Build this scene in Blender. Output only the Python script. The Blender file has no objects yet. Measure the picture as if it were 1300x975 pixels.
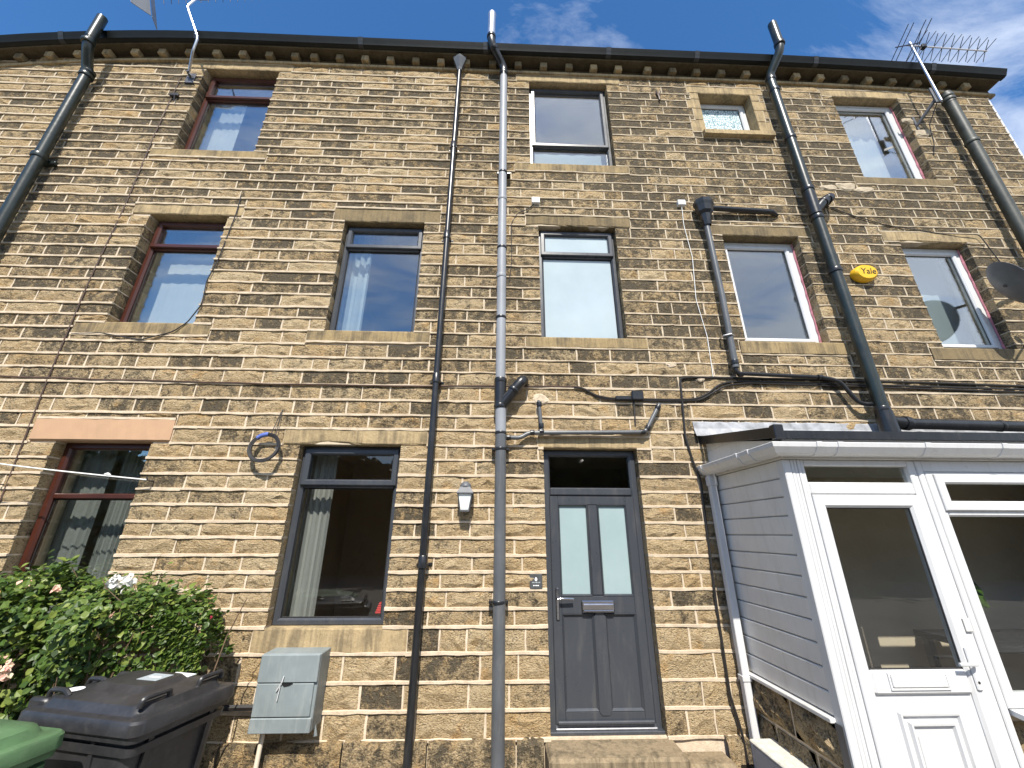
import bpy, math, random
from mathutils import Vector, Matrix
from math import radians as R, sin, cos, pi
random.seed(7)
SC = bpy.context.scene
COL = SC.collection

# ------------------------------------------------------------------ camera
F_PX = 506.0
pitch, yaw, roll = R(20.6), R(1.95), R(.13)
fw = Vector((sin(yaw)*cos(pitch), cos(yaw)*cos(pitch), sin(pitch)))
rt = Vector((cos(yaw), -sin(yaw), 0)); up = rt.cross(fw)
rt2 = cos(roll)*rt + sin(roll)*up; up2 = -sin(roll)*rt + cos(roll)*up
cam = bpy.data.cameras.new('camera')
cam.sensor_width = 36; cam.lens = 36*F_PX/1300; cam.clip_end = 2000; cam.clip_start = .02
co = bpy.data.objects.new('camera', cam); COL.objects.link(co)
M = Matrix((rt2, up2, -fw)).transposed().to_4x4(); M.translation = Vector((0, -4, 1.8))
co.matrix_world = M
SC.camera = co
# ------------------------------------------------------------------ light
SUN_EL, SUN_AZ = R(50), R(0.7)          # azimuth measured from straight behind the camera, to the left
sd = Vector((-sin(SUN_AZ)*cos(SUN_EL), -cos(SUN_AZ)*cos(SUN_EL), sin(SUN_EL)))
sl = bpy.data.lights.new('sun', 'SUN'); sl.energy = 5.0; sl.angle = R(.5); sl.color = (1, .94, .85)
so = bpy.data.objects.new('sun', sl); COL.objects.link(so)
so.rotation_euler = (-sd).to_track_quat('-Z', 'Y').to_euler(); so.location = (0, -20, 30)
W = bpy.data.worlds.new('World'); SC.world = W; W.use_nodes = True
wn = W.node_tree; wn.nodes.clear()
def N(t, ty, **k):
    n = t.nodes.new(ty)
    for a, b in k.items(): setattr(n, a, b)
    return n
def L(t, a, b): t.links.new(a, b)
wo = N(wn, 'ShaderNodeOutputWorld'); bg = N(wn, 'ShaderNodeBackground'); bg.inputs[1].default_value = .085
sk = N(wn, 'ShaderNodeTexSky', sky_type='NISHITA', sun_disc=False, sun_elevation=SUN_EL, sun_rotation=R(180)+SUN_AZ)
sk.air_density = 1.0; sk.dust_density = .2; sk.ozone_density = 4.5; sk.altitude = 200
tc = N(wn, 'ShaderNodeTexCoord'); sp = N(wn, 'ShaderNodeSeparateXYZ'); L(wn, tc.outputs['Generated'], sp.inputs[0])
def wmath(op, a, b=None):
    n = N(wn, 'ShaderNodeMath', operation=op)
    for i, v in enumerate((a, b)):
        if v is None: continue
        if isinstance(v, (int, float)): n.inputs[i].default_value = v
        else: L(wn, v, n.inputs[i])
    return n.outputs[0]
zz = wmath('ADD', wmath('MAXIMUM', sp.outputs[2], 0), .12)
cv = N(wn, 'ShaderNodeCombineXYZ'); L(wn, wmath('DIVIDE', sp.outputs[0], zz), cv.inputs[0]); L(wn, wmath('DIVIDE', sp.outputs[1], zz), cv.inputs[1])
mp = N(wn, 'ShaderNodeMapping'); mp.inputs['Rotation'].default_value = (0, 0, R(38)); mp.inputs['Scale'].default_value = (1.1, 2.6, 1); mp.inputs['Location'].default_value = (3.1, .4, 0)
L(wn, cv.outputs[0], mp.inputs[0])
n1 = N(wn, 'ShaderNodeTexNoise'); n1.inputs['Scale'].default_value = 1.5; n1.inputs['Detail'].default_value = 9; n1.inputs['Roughness'].default_value = .62; n1.inputs['Distortion'].default_value = .7
L(wn, mp.outputs[0], n1.inputs[0])
n2 = N(wn, 'ShaderNodeTexNoise'); n2.inputs['Scale'].default_value = .9; n2.inputs['Detail'].default_value = 2
L(wn, cv.outputs[0], n2.inputs[0])
# a cloud bank over the right of the terrace thinning to wisps on the left
bank = wmath('MULTIPLY', wmath('ADD', sp.outputs[0], -.12), .20)
bank = wmath('ADD', bank, wmath('MULTIPLY', wmath('MAXIMUM', wmath('MULTIPLY', sp.outputs[1], -1), 0), .30))
cm = wmath('ADD', wmath('ADD', wmath('MULTIPLY', n1.outputs[0], .78), wmath('MULTIPLY', n2.outputs[0], .45)), bank)
rp = N(wn, 'ShaderNodeValToRGB'); rp.color_ramp.elements[0].position = .635; rp.color_ramp.elements[1].position = .94
rp.color_ramp.elements[1].color = (.78, .78, .78, 1)
L(wn, cm, rp.inputs[0])
mx = N(wn, 'ShaderNodeMix', data_type='RGBA'); L(wn, rp.outputs[0], mx.inputs[0]); hs = N(wn, 'ShaderNodeHueSaturation'); hs.inputs['Saturation'].default_value = 1.20; hs.inputs['Value'].default_value = 1.62; L(wn, sk.outputs[0], hs.inputs['Color']); L(wn, hs.outputs[0], mx.inputs[6]); mx.inputs[7].default_value = (9.6, 10.2, 11.2, 1)
L(wn, mx.outputs[2], bg.inputs[0]); L(wn, bg.outputs[0], wo.inputs[0])
vs = SC.view_settings; vs.view_transform = 'Standard'; vs.look = 'None'; vs.gamma = 1; vs.use_curve_mapping = False
vs.exposure = .62
SC.cycles.max_bounces = 8; SC.cycles.transparent_max_bounces = 16

# ------------------------------------------------------------------ materials
MATS = {}
def newmat(name):
    m = bpy.data.materials.new(name); m.use_nodes = True; t = m.node_tree; t.nodes.clear()
    o = N(t, 'ShaderNodeOutputMaterial'); b = N(t, 'ShaderNodeBsdfPrincipled'); L(t, b.outputs[0], o.inputs[0])
    MATS[name] = m
    return m, t, b, o
def tmath(t, op, a, b=None, c=None, clamp=False):
    n = N(t, 'ShaderNodeMath', operation=op, use_clamp=clamp)
    for i, v in enumerate((a, b, c)):
        if v is None: continue
        if isinstance(v, (int, float)): n.inputs[i].default_value = v
        else: L(t, v, n.inputs[i])
    return n.outputs[0]
def noise(t, scale, detail=4, rough=.6, vec=None, dist=0):
    n = N(t, 'ShaderNodeTexNoise'); n.inputs['Scale'].default_value = scale; n.inputs['Detail'].default_value = detail
    n.inputs['Roughness'].default_value = rough; n.inputs['Distortion'].default_value = dist
    if vec is None: vec = N(t, 'ShaderNodeNewGeometry').outputs['Position']
    L(t, vec, n.inputs['Vector']); return n.outputs[0]
def ramp(t, v, *stops):
    r = N(t, 'ShaderNodeValToRGB'); cr = r.color_ramp
    while len(cr.elements) < len(stops): cr.elements.new(.5)
    for e, (p, c) in zip(cr.elements, stops): e.position = p; e.color = (*c, 1) if len(c) == 3 else c
    L(t, v, r.inputs[0]); return r.outputs[0]
def mix(t, f, a, b, bt='MIX'):
    n = N(t, 'ShaderNodeMix', data_type='RGBA', blend_type=bt)
    for i, v in ((0, f), (6, a), (7, b)):
        if isinstance(v, (int, float)): n.inputs[i].default_value = v
        elif isinstance(v, tuple): n.inputs[i].default_value = (*v, 1)
        else: L(t, v, n.inputs[i])
    return n.outputs[2]
def bump(t, b, h, strength=.5, dist=.01):
    n = N(t, 'ShaderNodeBump'); n.inputs['Strength'].default_value = strength; n.inputs['Distance'].default_value = dist
    L(t, h, n.inputs['Height']); L(t, n.outputs[0], b.inputs['Normal'])
def scaled_pos(t, s):
    m = N(t, 'ShaderNodeMapping'); m.inputs['Scale'].default_value = s
    L(t, N(t, 'ShaderNodeNewGeometry').outputs['Position'], m.inputs[0]); return m.outputs[0]
def attr(t, name): return N(t, 'ShaderNodeAttribute', attribute_name=name).outputs['Fac']
def simple(name, col, rough=.5, var=.12, scale=14, metal=0, spec=.5, bmp=0, bscale=60, wear=0, wcol=(.22, .19, .14), wscale=(16, 16, 2.2)):
    m, t, b, o = newmat(name)
    n = noise(t, scale, 5)
    dk = tuple(c*(1-var) for c in col); lt = tuple(min(1, c*(1+var)) for c in col)
    cl = ramp(t, n, (.3, dk), (.7, lt))
    if wear: cl = mix(t, tmath(t, 'MULTIPLY', ramp(t, noise(t, 1, 7, .72, scaled_pos(t, wscale), .5), (.5, (0, 0, 0)), (.72, (1, 1, 1))), wear), cl, wcol)
    L(t, cl, b.inputs['Base Color'])
    L(t, tmath(t, 'ADD', tmath(t, 'MULTIPLY', noise(t, scale*3, 3), .16), rough-.08), b.inputs['Roughness'])
    b.inputs['Metallic'].default_value = metal; b.inputs['Specular IOR Level'].default_value = spec
    if bmp: bump(t, b, noise(t, bscale, 4), bmp, .004)
    return m
# gritstone: worn tan where the face has spalled, soot-grey where the old skin survives
m, t, b, o = newmat('gritstone')
seed, soot, rel = attr(t, 'seed'), attr(t, 'soot'), attr(t, 'relief')
pos = N(t, 'ShaderNodeNewGeometry').outputs['Position']
off = N(t, 'ShaderNodeVectorMath', operation='ADD'); cc = N(t, 'ShaderNodeCombineXYZ'); L(t, tmath(t, 'MULTIPLY', seed, 37), cc.inputs[0]); L(t, tmath(t, 'MULTIPLY', seed, 91), cc.inputs[2])
L(t, pos, off.inputs[0]); L(t, cc.outputs[0], off.inputs[1]); pv = off.outputs[0]
na = noise(t, 11, 6, .65, pv); nb = noise(t, 55, 5, .7, pv); nc = noise(t, 190, 3, .7, pv)
tan = ramp(t, seed, (0, (.54, .385, .20)), (.25, (.64, .485, .28)), (.5, (.58, .425, .235)), (.75, (.70, .56, .345)), (1, (.60, .40, .18)))
tan = mix(t, .5, tan, ramp(t, na, (.28, (.42, .295, .15)), (.72, (.78, .635, .42))))
iron = tmath(t, 'MULTIPLY', ramp(t, noise(t, 5, 4, .6, pv), (.57, (0, 0, 0)), (.68, (1, 1, 1))), .45)
tan = mix(t, iron, tan, (.60, .34, .11))
skin = mix(t, nb, (.032, .027, .019), (.175, .145, .10))
mask = tmath(t, 'ADD', tmath(t, 'MULTIPLY', soot, 1.6), -.66)
mask = tmath(t, 'ADD', mask, tmath(t, 'MULTIPLY', tmath(t, 'SUBTRACT', na, .5), 4.2))
mask = tmath(t, 'ADD', mask, tmath(t, 'MULTIPLY', tmath(t, 'SUBTRACT', nb, .5), 2.8))
mask = tmath(t, 'ADD', mask, tmath(t, 'MULTIPLY', tmath(t, 'SUBTRACT', noise(t, 1, 4, .6, scaled_pos(t, (5, 5, .7))), .5), 1.5))
mask = tmath(t, 'SUBTRACT', mask, tmath(t, 'MULTIPLY', rel, .55), clamp=True)
colr = mix(t, mask, tan, skin)
worm = noise(t, 1, 4, .62, scaled_pos(t, (24, 24, 52)), 1.6)
pits = ramp(t, tmath(t, 'ADD', tmath(t, 'MULTIPLY', worm, .62), tmath(t, 'MULTIPLY', noise(t, 85, 3, .6, pv), .38)), (.37, (.17, .14, .10)), (.48, (1, 1, 1)))
colr = mix(t, .8, colr, pits, 'MULTIPLY')
L(t, colr, b.inputs['Base Color']); b.inputs['Roughness'].default_value = .93; b.inputs['Specular IOR Level'].default_value = .15
strt = worm
hgt = tmath(t, 'ADD', tmath(t, 'MULTIPLY', strt, 1.1), tmath(t, 'MULTIPLY', nb, .75))
hgt = tmath(t, 'ADD', hgt, tmath(t, 'MULTIPLY', nc, .3))
hgt = tmath(t, 'MULTIPLY', hgt, tmath(t, 'SUBTRACT', 1.25, tmath(t, 'MULTIPLY', mask, .8)))
bump(t, b, hgt, 1.0, .034)
# dressed stone (lintels, sills, cornice): attribute soot again, drip streaks
def dressed(name, c1, c2, dirt=.5, streak=.5):
    m, t, b, o = newmat(name)
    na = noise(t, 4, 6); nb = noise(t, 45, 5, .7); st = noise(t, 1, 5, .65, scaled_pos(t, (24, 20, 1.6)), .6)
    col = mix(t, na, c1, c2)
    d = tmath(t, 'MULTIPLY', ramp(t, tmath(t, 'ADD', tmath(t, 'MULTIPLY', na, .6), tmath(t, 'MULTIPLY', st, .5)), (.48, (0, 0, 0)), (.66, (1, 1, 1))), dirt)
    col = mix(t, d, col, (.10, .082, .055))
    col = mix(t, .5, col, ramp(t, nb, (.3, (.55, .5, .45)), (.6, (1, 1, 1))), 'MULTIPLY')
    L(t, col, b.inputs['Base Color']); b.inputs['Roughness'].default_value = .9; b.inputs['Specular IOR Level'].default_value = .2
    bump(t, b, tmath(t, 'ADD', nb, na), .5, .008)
dressed('dressed_stone', (.34, .255, .14), (.50, .39, .225), .68)
dressed('sooty_stone', (.15, .115, .065), (.30, .23, .125), .85)
dressed('sill_stone', (.25, .185, .095), (.42, .32, .17), .85)
dressed('shaded_eaves_stone', (.035, .028, .018), (.11, .085, .045), .85)  # frieze and soffit: sooty stone, colour darkened further for the shade under the gutter
dressed('weathered_step', (.20, .155, .10), (.38, .30, .19), .9)
m, t, b, o = newmat('mortar')
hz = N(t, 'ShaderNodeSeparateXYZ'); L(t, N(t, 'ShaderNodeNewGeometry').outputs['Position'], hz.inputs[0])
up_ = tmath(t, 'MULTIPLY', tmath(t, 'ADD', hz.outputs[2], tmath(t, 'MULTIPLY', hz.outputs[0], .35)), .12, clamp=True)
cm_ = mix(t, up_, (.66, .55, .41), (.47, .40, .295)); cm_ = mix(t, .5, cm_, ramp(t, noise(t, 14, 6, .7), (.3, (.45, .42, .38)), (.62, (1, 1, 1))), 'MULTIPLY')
L(t, cm_, b.inputs['Base Color']); b.inputs['Roughness'].default_value = .95; b.inputs['Specular IOR Level'].default_value = .1
bump(t, b, noise(t, 110, 4, .7), .8, .006)
simple('painted_lintel', (.43, .275, .17), .8, .06, 6, spec=.2, bmp=.2)
simple('grey_upvc', (.044, .049, .058), .30, .06, 3, wear=.35, wcol=(.12, .115, .105), wscale=(14, 14, 2.5))
simple('brown_upvc', (.052, .015, .009), .32, .25, 5, bmp=.1)
simple('white_upvc', (.58, .585, .585), .30, .03, 3, wear=.16)
simple('dirty_upvc', (.64, .63, .60), .35, .06, 5, wear=.22)
simple('black_plastic', (.012, .013, .015), .30, .25, 8, wear=.35, wcol=(.06, .057, .05), wscale=(30, 30, 6))
simple('rubber', (.01, .01, .01), .6, .2, 8)
simple('grey_pipe', (.085, .092, .10), .36, .18, 3, wear=.4, wcol=(.17, .16, .14), wscale=(30, 30, 5))
simple('silver_pipe', (.25, .265, .29), .5, .10, 3, spec=.35, wear=.3, wcol=(.15, .14, .12), wscale=(30, 30, 5))
simple('steel', (.62, .62, .63), .32, .12, 6, metal=.9)
simple('dark_steel', (.10, .10, .11), .45, .3, 12, metal=.7)
simple('chrome', (.42, .42, .45), .10, .04, 4, metal=1)
simple('gutter_iron', (.004, .006, .006), .45, .4, 5, spec=.22, bmp=.15, bscale=25)
simple('green_iron', (.014, .021, .019), .32, .3, 5, bmp=.15, bscale=25, wear=.45, wcol=(.07, .06, .042), wscale=(24, 24, 5))
simple('mossy_iron', (.036, .040, .032), .5, .4, 9, bmp=.3, bscale=40)
simple('lead', (.30, .31, .325), .55, .4, 9, bmp=.5, bscale=9)
simple('pink_foam', (.50, .20, .24), .85, .25, 40, bmp=.6, bscale=60)
simple('bin_black', (.024, .024, .026), .40, .35, 7, bmp=.15, bscale=160, wear=.16, wcol=(.13, .125, .115), wscale=(22, 22, 22))
simple('bin_green', (.070, .140, .062), .55, .25, 6, bmp=.15, bscale=160, wear=.18, wcol=(.20, .24, .17), wscale=(22, 22, 22))
simple('meter_grey', (.19, .222, .228), .5, .16, 3, bmp=.1, wear=.5, wcol=(.32, .34, .33), wscale=(20, 20, 4))
simple('yellow_plastic', (.80, .47, .02), .35, .05, 6)
simple('lantern_grey', (.10, .105, .115), .5, .15, 10)
simple('cable_brown', (.07, .040, .026), .6, .3, 20)
simple('cable_black', (.018, .016, .015), .5, .3, 20)
simple('blue_tape', (.09, .14, .42), .5, .2, 20)
simple('rope_white', (.74, .74, .72), .8, .1, 60)
simple('slate_plaque', (.055, .058, .060), .5, .25, 12)
simple('white_print', (.75, .76, .77), .5, .05, 10)
simple('pale_print', (.34, .38, .40), .5, .05, 10)
simple('black_print', (.012, .012, .012), .5, .1, 10)
simple('red_cloth', (.55, .03, .03), .7, .2, 20)
simple('dish_grey', (.085, .09, .10), .5, .15, 8)
simple('plaster', (.62, .56, .48), .9, .05, 3)
simple('taupe_paint', (.52, .43, .33), .85, .05, 3)
simple('brown_paint', (.17, .115, .07), .7, .1, 3)
simple('cream_paint', (.66, .58, .46), .7, .05, 3)
simple('dark_floor', (.30, .23, .16), .6, .3, 5)
simple('dark_furniture', (.02, .02, .022), .3, .2, 5)
simple('roof_slate', (.10, .10, .11), .7, .3, 6, bmp=.5, bscale=20)
simple('asphalt_felt', (.035, .036, .04), .6, .3, 8, bmp=.3)
simple('bark', (.13, .085, .05), .9, .3, 30, bmp=.5)
simple('lichen_concrete', (.55, .53, .46), .9, .18, 22, bmp=.4)
simple('grey_render', (.33, .33, .34), .9, .1, 8, bmp=.3)
simple('terracotta', (.35, .13, .06), .8, .15, 10)
# paving
m, t, b, o = newmat('paving')
bt = N(t, 'ShaderNodeTexBrick'); L(t, N(t, 'ShaderNodeNewGeometry').outputs['Position'], bt.inputs[0])
bt.inputs['Scale'].default_value = 1; bt.inputs['Brick Width'].default_value = .6; bt.inputs['Row Height'].default_value = .6; bt.inputs['Mortar Size'].default_value = .008
bt.inputs['Color1'].default_value = (.19, .175, .15, 1); bt.inputs['Color2'].default_value = (.23, .21, .18, 1); bt.inputs['Mortar'].default_value = (.08, .07, .05, 1)
L(t, mix(t, .6, bt.outputs[0], ramp(t, noise(t, 6, 6), (.3, (.5, .5, .5)), (.7, (1, 1, 1))), 'MULTIPLY'), b.inputs['Base Color']); b.inputs['Roughness'].default_value = .9
# leaves
def leafmat(name, c1, c2, c3, tr=.25):
    m, t, b, o = newmat(name)
    v = attr(t, 'seed')
    L(t, ramp(t, v, (0, c1), (.5, c2), (1, c3)), b.inputs['Base Color']); b.inputs['Roughness'].default_value = .45; b.inputs['Specular IOR Level'].default_value = .35
    tb = N(t, 'ShaderNodeBsdfTranslucent'); L(t, ramp(t, v, (0, c1), (.5, c2), (1, c3)), tb.inputs[0])
    ms = N(t, 'ShaderNodeMixShader'); ms.inputs[0].default_value = tr
    L(t, b.outputs[0], ms.inputs[1]); L(t, tb.outputs[0], ms.inputs[2]); L(t, ms.outputs[0], o.inputs[0])
leafmat('leaf_green', (.022, .048, .006), (.065, .120, .016), (.20, .25, .05))
leafmat('leaf_dark', (.012, .024, .006), (.022, .040, .010), (.035, .055, .014), .1)
leafmat('petal_pink', (.72, .36, .30), (.80, .56, .42), (.82, .70, .50))
leafmat('petal_yellow', (.72, .40, .12), (.78, .55, .22), (.80, .66, .40))
leafmat('petal_white', (.75, .74, .68), (.80, .80, .76), (.82, .82, .80))
leafmat('petal_red', (.50, .04, .08), (.60, .06, .12), (.65, .12, .18))
# glass
def glassmat(name, tint=(.93, .96, .95), boost=1.0, ior=1.5):
    m = bpy.data.materials.new(name); m.use_nodes = True; t = m.node_tree; t.nodes.clear(); MATS[name] = m
    o = N(t, 'ShaderNodeOutputMaterial'); g = N(t, 'ShaderNodeBsdfGlossy'); g.inputs['Roughness'].default_value = .0; g.inputs[0].default_value = (1, 1, 1, 1)
    tr = N(t, 'ShaderNodeBsdfTransparent'); tr.inputs[0].default_value = (*tint, 1)
    fr = N(t, 'ShaderNodeFresnel'); bf = N(t, 'ShaderNodeNewGeometry').outputs['Backfacing']
    L(t, tmath(t, 'ADD', ior, tmath(t, 'MULTIPLY', bf, 1/ior-ior)), fr.inputs[0])      # a thin pane: the same reflection on both faces
    wob = N(t, 'ShaderNodeBump'); wob.inputs['Strength'].default_value = .02; wob.inputs['Distance'].default_value = .05
    L(t, noise(t, 1.1, 2), wob.inputs['Height']); L(t, wob.outputs[0], g.inputs['Normal'])
    f = tmath(t, 'MULTIPLY', fr.outputs[0], boost, clamp=True)
    ms = N(t, 'ShaderNodeMixShader'); L(t, f, ms.inputs[0]); L(t, tr.outputs[0], ms.inputs[1]); L(t, g.outputs[0], ms.inputs[2]); L(t, ms.outputs[0], o.inputs[0])
glassmat('window_glass', boost=3.2)
glassmat('dark_glass', (.93, .95, .94), 1.1)
m, t, b, o = newmat('frosted_glass')
L(t, ramp(t, noise(t, 2.5, 3), (.3, (.27, .355, .365)), (.7, (.31, .40, .405))), b.inputs['Base Color']); b.inputs['Roughness'].default_value = .16; b.inputs['Specular IOR Level'].default_value = .7
m, t, b, o = newmat('pale_blind_glass')
L(t, ramp(t, noise(t, 2, 3), (.3, (.33, .40, .43)), (.7, (.38, .45, .48))), b.inputs['Base Color']); b.inputs['Roughness'].default_value = .04; b.inputs['Specular IOR Level'].default_value = .9
m, t, b, o = newmat('patterned_glass')
vo = N(t, 'ShaderNodeTexVoronoi', feature='DISTANCE_TO_EDGE'); vo.inputs['Scale'].default_value = 26; L(t, scaled_pos(t, (1.2, 1, .8)), vo.inputs['Vector'])
L(t, ramp(t, vo.outputs['Distance'], (.05, (.13, .22, .24)), (.16, (.62, .72, .74))), b.inputs['Base Color']); b.inputs['Roughness'].default_value = .25
bump(t, b, vo.outputs['Distance'], .5, .01)
m, t, b, o = newmat('lamp_glass')
b.inputs['Base Color'].default_value = (.80, .84, .80, 1); b.inputs['Roughness'].default_value = .35
def clothmat(name, c, tr=.35):
    m, t, b, o = newmat(name)
    n = noise(t, 1, 4, .6, scaled_pos(t, (300, 300, 40))); L(t, mix(t, n, tuple(x*.9 for x in c), c), b.inputs['Base Color']); b.inputs['Roughness'].default_value = .9
    tb = N(t, 'ShaderNodeBsdfTranslucent'); tb.inputs[0].default_value = (*c, 1); ms = N(t, 'ShaderNodeMixShader'); ms.inputs[0].default_value = tr
    L(t, b.outputs[0], ms.inputs[1]); L(t, tb.outputs[0], ms.inputs[2]); L(t, ms.outputs[0], o.inputs[0])
clothmat('net_curtain', (.72, .74, .74)); clothmat('grey_curtain', (.40, .40, .38)); clothmat('blue_curtain', (.55, .62, .68))

# ------------------------------------------------------------------ builders
class MB:
    def __init__(s): s.v = []; s.f = []; s.m = []; s.at = {}; s.cur = 0
    def add(s, vs, fs):
        k = len(s.v); s.v += [tuple(p) for p in vs]; s.f += [tuple(i+k for i in f) for f in fs]; s.m += [s.cur]*len(fs)
    def box(s, x0, x1, y0, y1, z0, z1):
        s.add([(x, y, z) for x in (x0, x1) for y in (y0, y1) for z in (z0, z1)],
              [(0, 1, 3, 2), (4, 6, 7, 5), (0, 4, 5, 1), (2, 3, 7, 6), (0, 2, 6, 4), (1, 5, 7, 3)])
        return s
    def bbox(s, x0, x1, y0, y1, z0, z1, c=.006):
        # box with chamfered edges
        c = min(c, (x1-x0)*.45, (y1-y0)*.45, (z1-z0)*.45)
        P = {}
        vs = []
        for ix, x in enumerate((x0, x1)):
            for iy, y in enumerate((y0, y1)):
                for iz, z in enumerate((z0, z1)):
                    sx, sy, sz = (1-2*ix)*c, (1-2*iy)*c, (1-2*iz)*c
                    for a, p in enumerate(((x, y+sy, z+sz), (x+sx, y, z+sz), (x+sx, y+sy, z))):
                        P[ix, iy, iz, a] = len(vs); vs.append(p)
        fs = []
        for i in (0, 1):
            fs.append([P[i, 0, 0, 0], P[i, 0, 1, 0], P[i, 1, 1, 0], P[i, 1, 0, 0]])
            fs.append([P[0, i, 0, 1], P[0, i, 1, 1], P[1, i, 1, 1], P[1, i, 0, 1]])
            fs.append([P[0, 0, i, 2], P[0, 1, i, 2], P[1, 1, i, 2], P[1, 0, i, 2]])
            for j in (0, 1):
                fs.append([P[i, j, 0, 0], P[i, j, 1, 0], P[i, j, 1, 1], P[i, j, 0, 1]])
                fs.append([P[i, 0, j, 0], P[i, 1, j, 0], P[i, 1, j, 2], P[i, 0, j, 2]])
                fs.append([P[0, i, j, 1], P[1, i, j, 1], P[1, i, j, 2], P[0, i, j, 2]])
                for k in (0, 1): fs.append([P[i, j, k, 0], P[i, j, k, 1], P[i, j, k, 2]])
        s.add(vs, fs); return s
    def tube(s, pts, r, n=10, cap=True):
        pts = [Vector(p) for p in pts]; rs = r if isinstance(r, (list, tuple)) else [r]*len(pts)
        vs = []; fs = []
        for i, p in enumerate(pts):
            a = (pts[i]-pts[i-1]).normalized() if i else None
            c = (pts[i+1]-pts[i]).normalized() if i < len(pts)-1 else None
            d = (a+c).normalized() if a and c and (a+c).length > 1e-6 else (a or c)
            if i == 0:
                u = d.orthogonal().normalized()
            else:
                u = (u-d*u.dot(d)); u = u.normalized() if u.length > 1e-6 else d.orthogonal().normalized()
            w = d.cross(u)
            k = 1/max(.5, (a.dot(d) if a and c else 1))
            for j in range(n):
                g = 2*pi*j/n; vs.append(p+(u*cos(g)+w*sin(g))*rs[i]*k)
        for i in range(len(pts)-1):
            for j in range(n): fs.append((i*n+j, i*n+(j+1) % n, (i+1)*n+(j+1) % n, (i+1)*n+j))
        if cap: fs += [tuple(range(n))[::-1], tuple((len(pts)-1)*n+j for j in range(n))]
        s.add(vs, fs); return s
    def hollow(s, p0, p1, r0, r1=None, n=14):
        # open-topped pipe: outer wall, inner wall, rim
        p0, p1 = Vector(p0), Vector(p1); r1 = r1 or r0; d = (p1-p0).normalized(); u = d.orthogonal().normalized(); w = d.cross(u)
        vs = []; fs = []
        for p, r in ((p0, r0), (p1, r1), (p1, r1*.84), (p0, r0*.84)):
            for j in range(n): g = 2*pi*j/n; vs.append(p+(u*cos(g)+w*sin(g))*r)
        for i in range(3):
            for j in range(n): fs.append((i*n+j, i*n+(j+1) % n, (i+1)*n+(j+1) % n, (i+1)*n+j))
        s.add(vs, fs); return s
    def loop(s, x0, x1, z0, z1, prof):
        # picture-frame moulding in the xz plane; prof = [(inset, y), ...]
        k = len(prof); vs = []
        for (i, y) in prof: vs += [(x0+i, y, z0+i), (x1-i, y, z0+i), (x1-i, y, z1-i), (x0+i, y, z1-i)]
        fs = []
        for a in range(k-1):
            for c in range(4): fs.append((a*4+c, a*4+(c+1) % 4, (a+1)*4+(c+1) % 4, (a+1)*4+c))
        s.add(vs, fs); return s
    def grid(s, rows, close=False):
        n = len(rows[0]); vs = [p for r in rows for p in r]; fs = []
        for i in range(len(rows)-1):
            for j in range(n-1 if not close else n): fs.append((i*n+j, i*n+(j+1) % n, (i+1)*n+(j+1) % n, (i+1)*n+j))
        s.add(vs, fs); return s
    def prism(s, poly, axis, a, b):
        # extrude a 2-D polygon along an axis ('x': poly in yz, 'y': poly in xz, 'z': poly in xy)
        n = len(poly)
        f = {'x': lambda p, q: (q, p[0], p[1]), 'y': lambda p, q: (p[0], q, p[1]), 'z': lambda p, q: (p[0], p[1], q)}[axis]
        s.add([f(p, a) for p in poly]+[f(p, b) for p in poly],
              [tuple(range(n)), tuple(range(2*n-1, n-1, -1))]+[(i, i+n, (i+1) % n+n, (i+1) % n) for i in range(n)])
        return s
    def build(s, name, mats, parent=None, smooth=False, origin=None, recalc=True):
        me = bpy.data.meshes.new(name)
        base = Vector(parent['_o']) if parent is not None and '_o' in parent else Vector((0, 0, 0))
        if origin is not None: base = Vector(origin)
        me.from_pydata([(p[0]-base.x, p[1]-base.y, p[2]-base.z) for p in s.v], [], s.f)
        for mm in (mats if isinstance(mats, (list, tuple)) else [mats]): me.materials.append(MATS[mm])
        if len(me.materials) > 1: me.polygons.foreach_set('material_index', s.m)
        for k, vals in s.at.items():
            at = me.attributes.new(k, 'FLOAT', 'POINT'); at.data.foreach_set('value', vals)
        if recalc:
            import bmesh
            bm = bmesh.new(); bm.from_mesh(me); bmesh.ops.recalc_face_normals(bm, faces=bm.faces); bm.to_mesh(me); bm.free()
        if smooth:
            me.shade_smooth()
            if hasattr(me, 'set_sharp_from_angle'): me.set_sharp_from_angle(angle=R(38))
        ob = bpy.data.objects.new(name, me); COL.objects.link(ob)
        if parent is not None:
            ob.parent = parent; ob['_o'] = parent['_o']
            if origin is not None: ob.location = base-Vector(parent['_o'])
        else:
            ob.location = base; ob['_o'] = tuple(base)
        return ob
def thing(name, label, cat, loc, group=None):
    o = bpy.data.objects.new(name, None); COL.objects.link(o); o.location = loc; o.empty_display_size = .1
    o['_o'] = tuple(float(c) for c in loc); o['label'] = label; o['category'] = cat
    if group: o['group'] = group
    return o
def tag(o, label, cat, group=None):
    o['label'] = label; o['category'] = cat
    if group: o['group'] = group
    return o
def struct(o): o['kind'] = 'structure'; return o
def stuff(o): o['kind'] = 'stuff'; return o
def arc(p0, p1, p2, n=5):
    p0, p1, p2 = Vector(p0), Vector(p1), Vector(p2)
    return [p0*(1-t)**2+p1*2*t*(1-t)+p2*t*t for t in [i/n for i in range(n+1)]]
def bent(pts, r, n=4):
    # path with rounded corners
    pts = [Vector(p) for p in pts]; out = [pts[0]]
    for a, b_, c in zip(pts, pts[1:], pts[2:]):
        d1 = (a-b_); d2 = (c-b_); k = min(r, d1.length*.45, d2.length*.45)
        out += arc(b_+d1.normalized()*k, b_, b_+d2.normalized()*k, n)
    return out+[pts[-1]]
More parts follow.
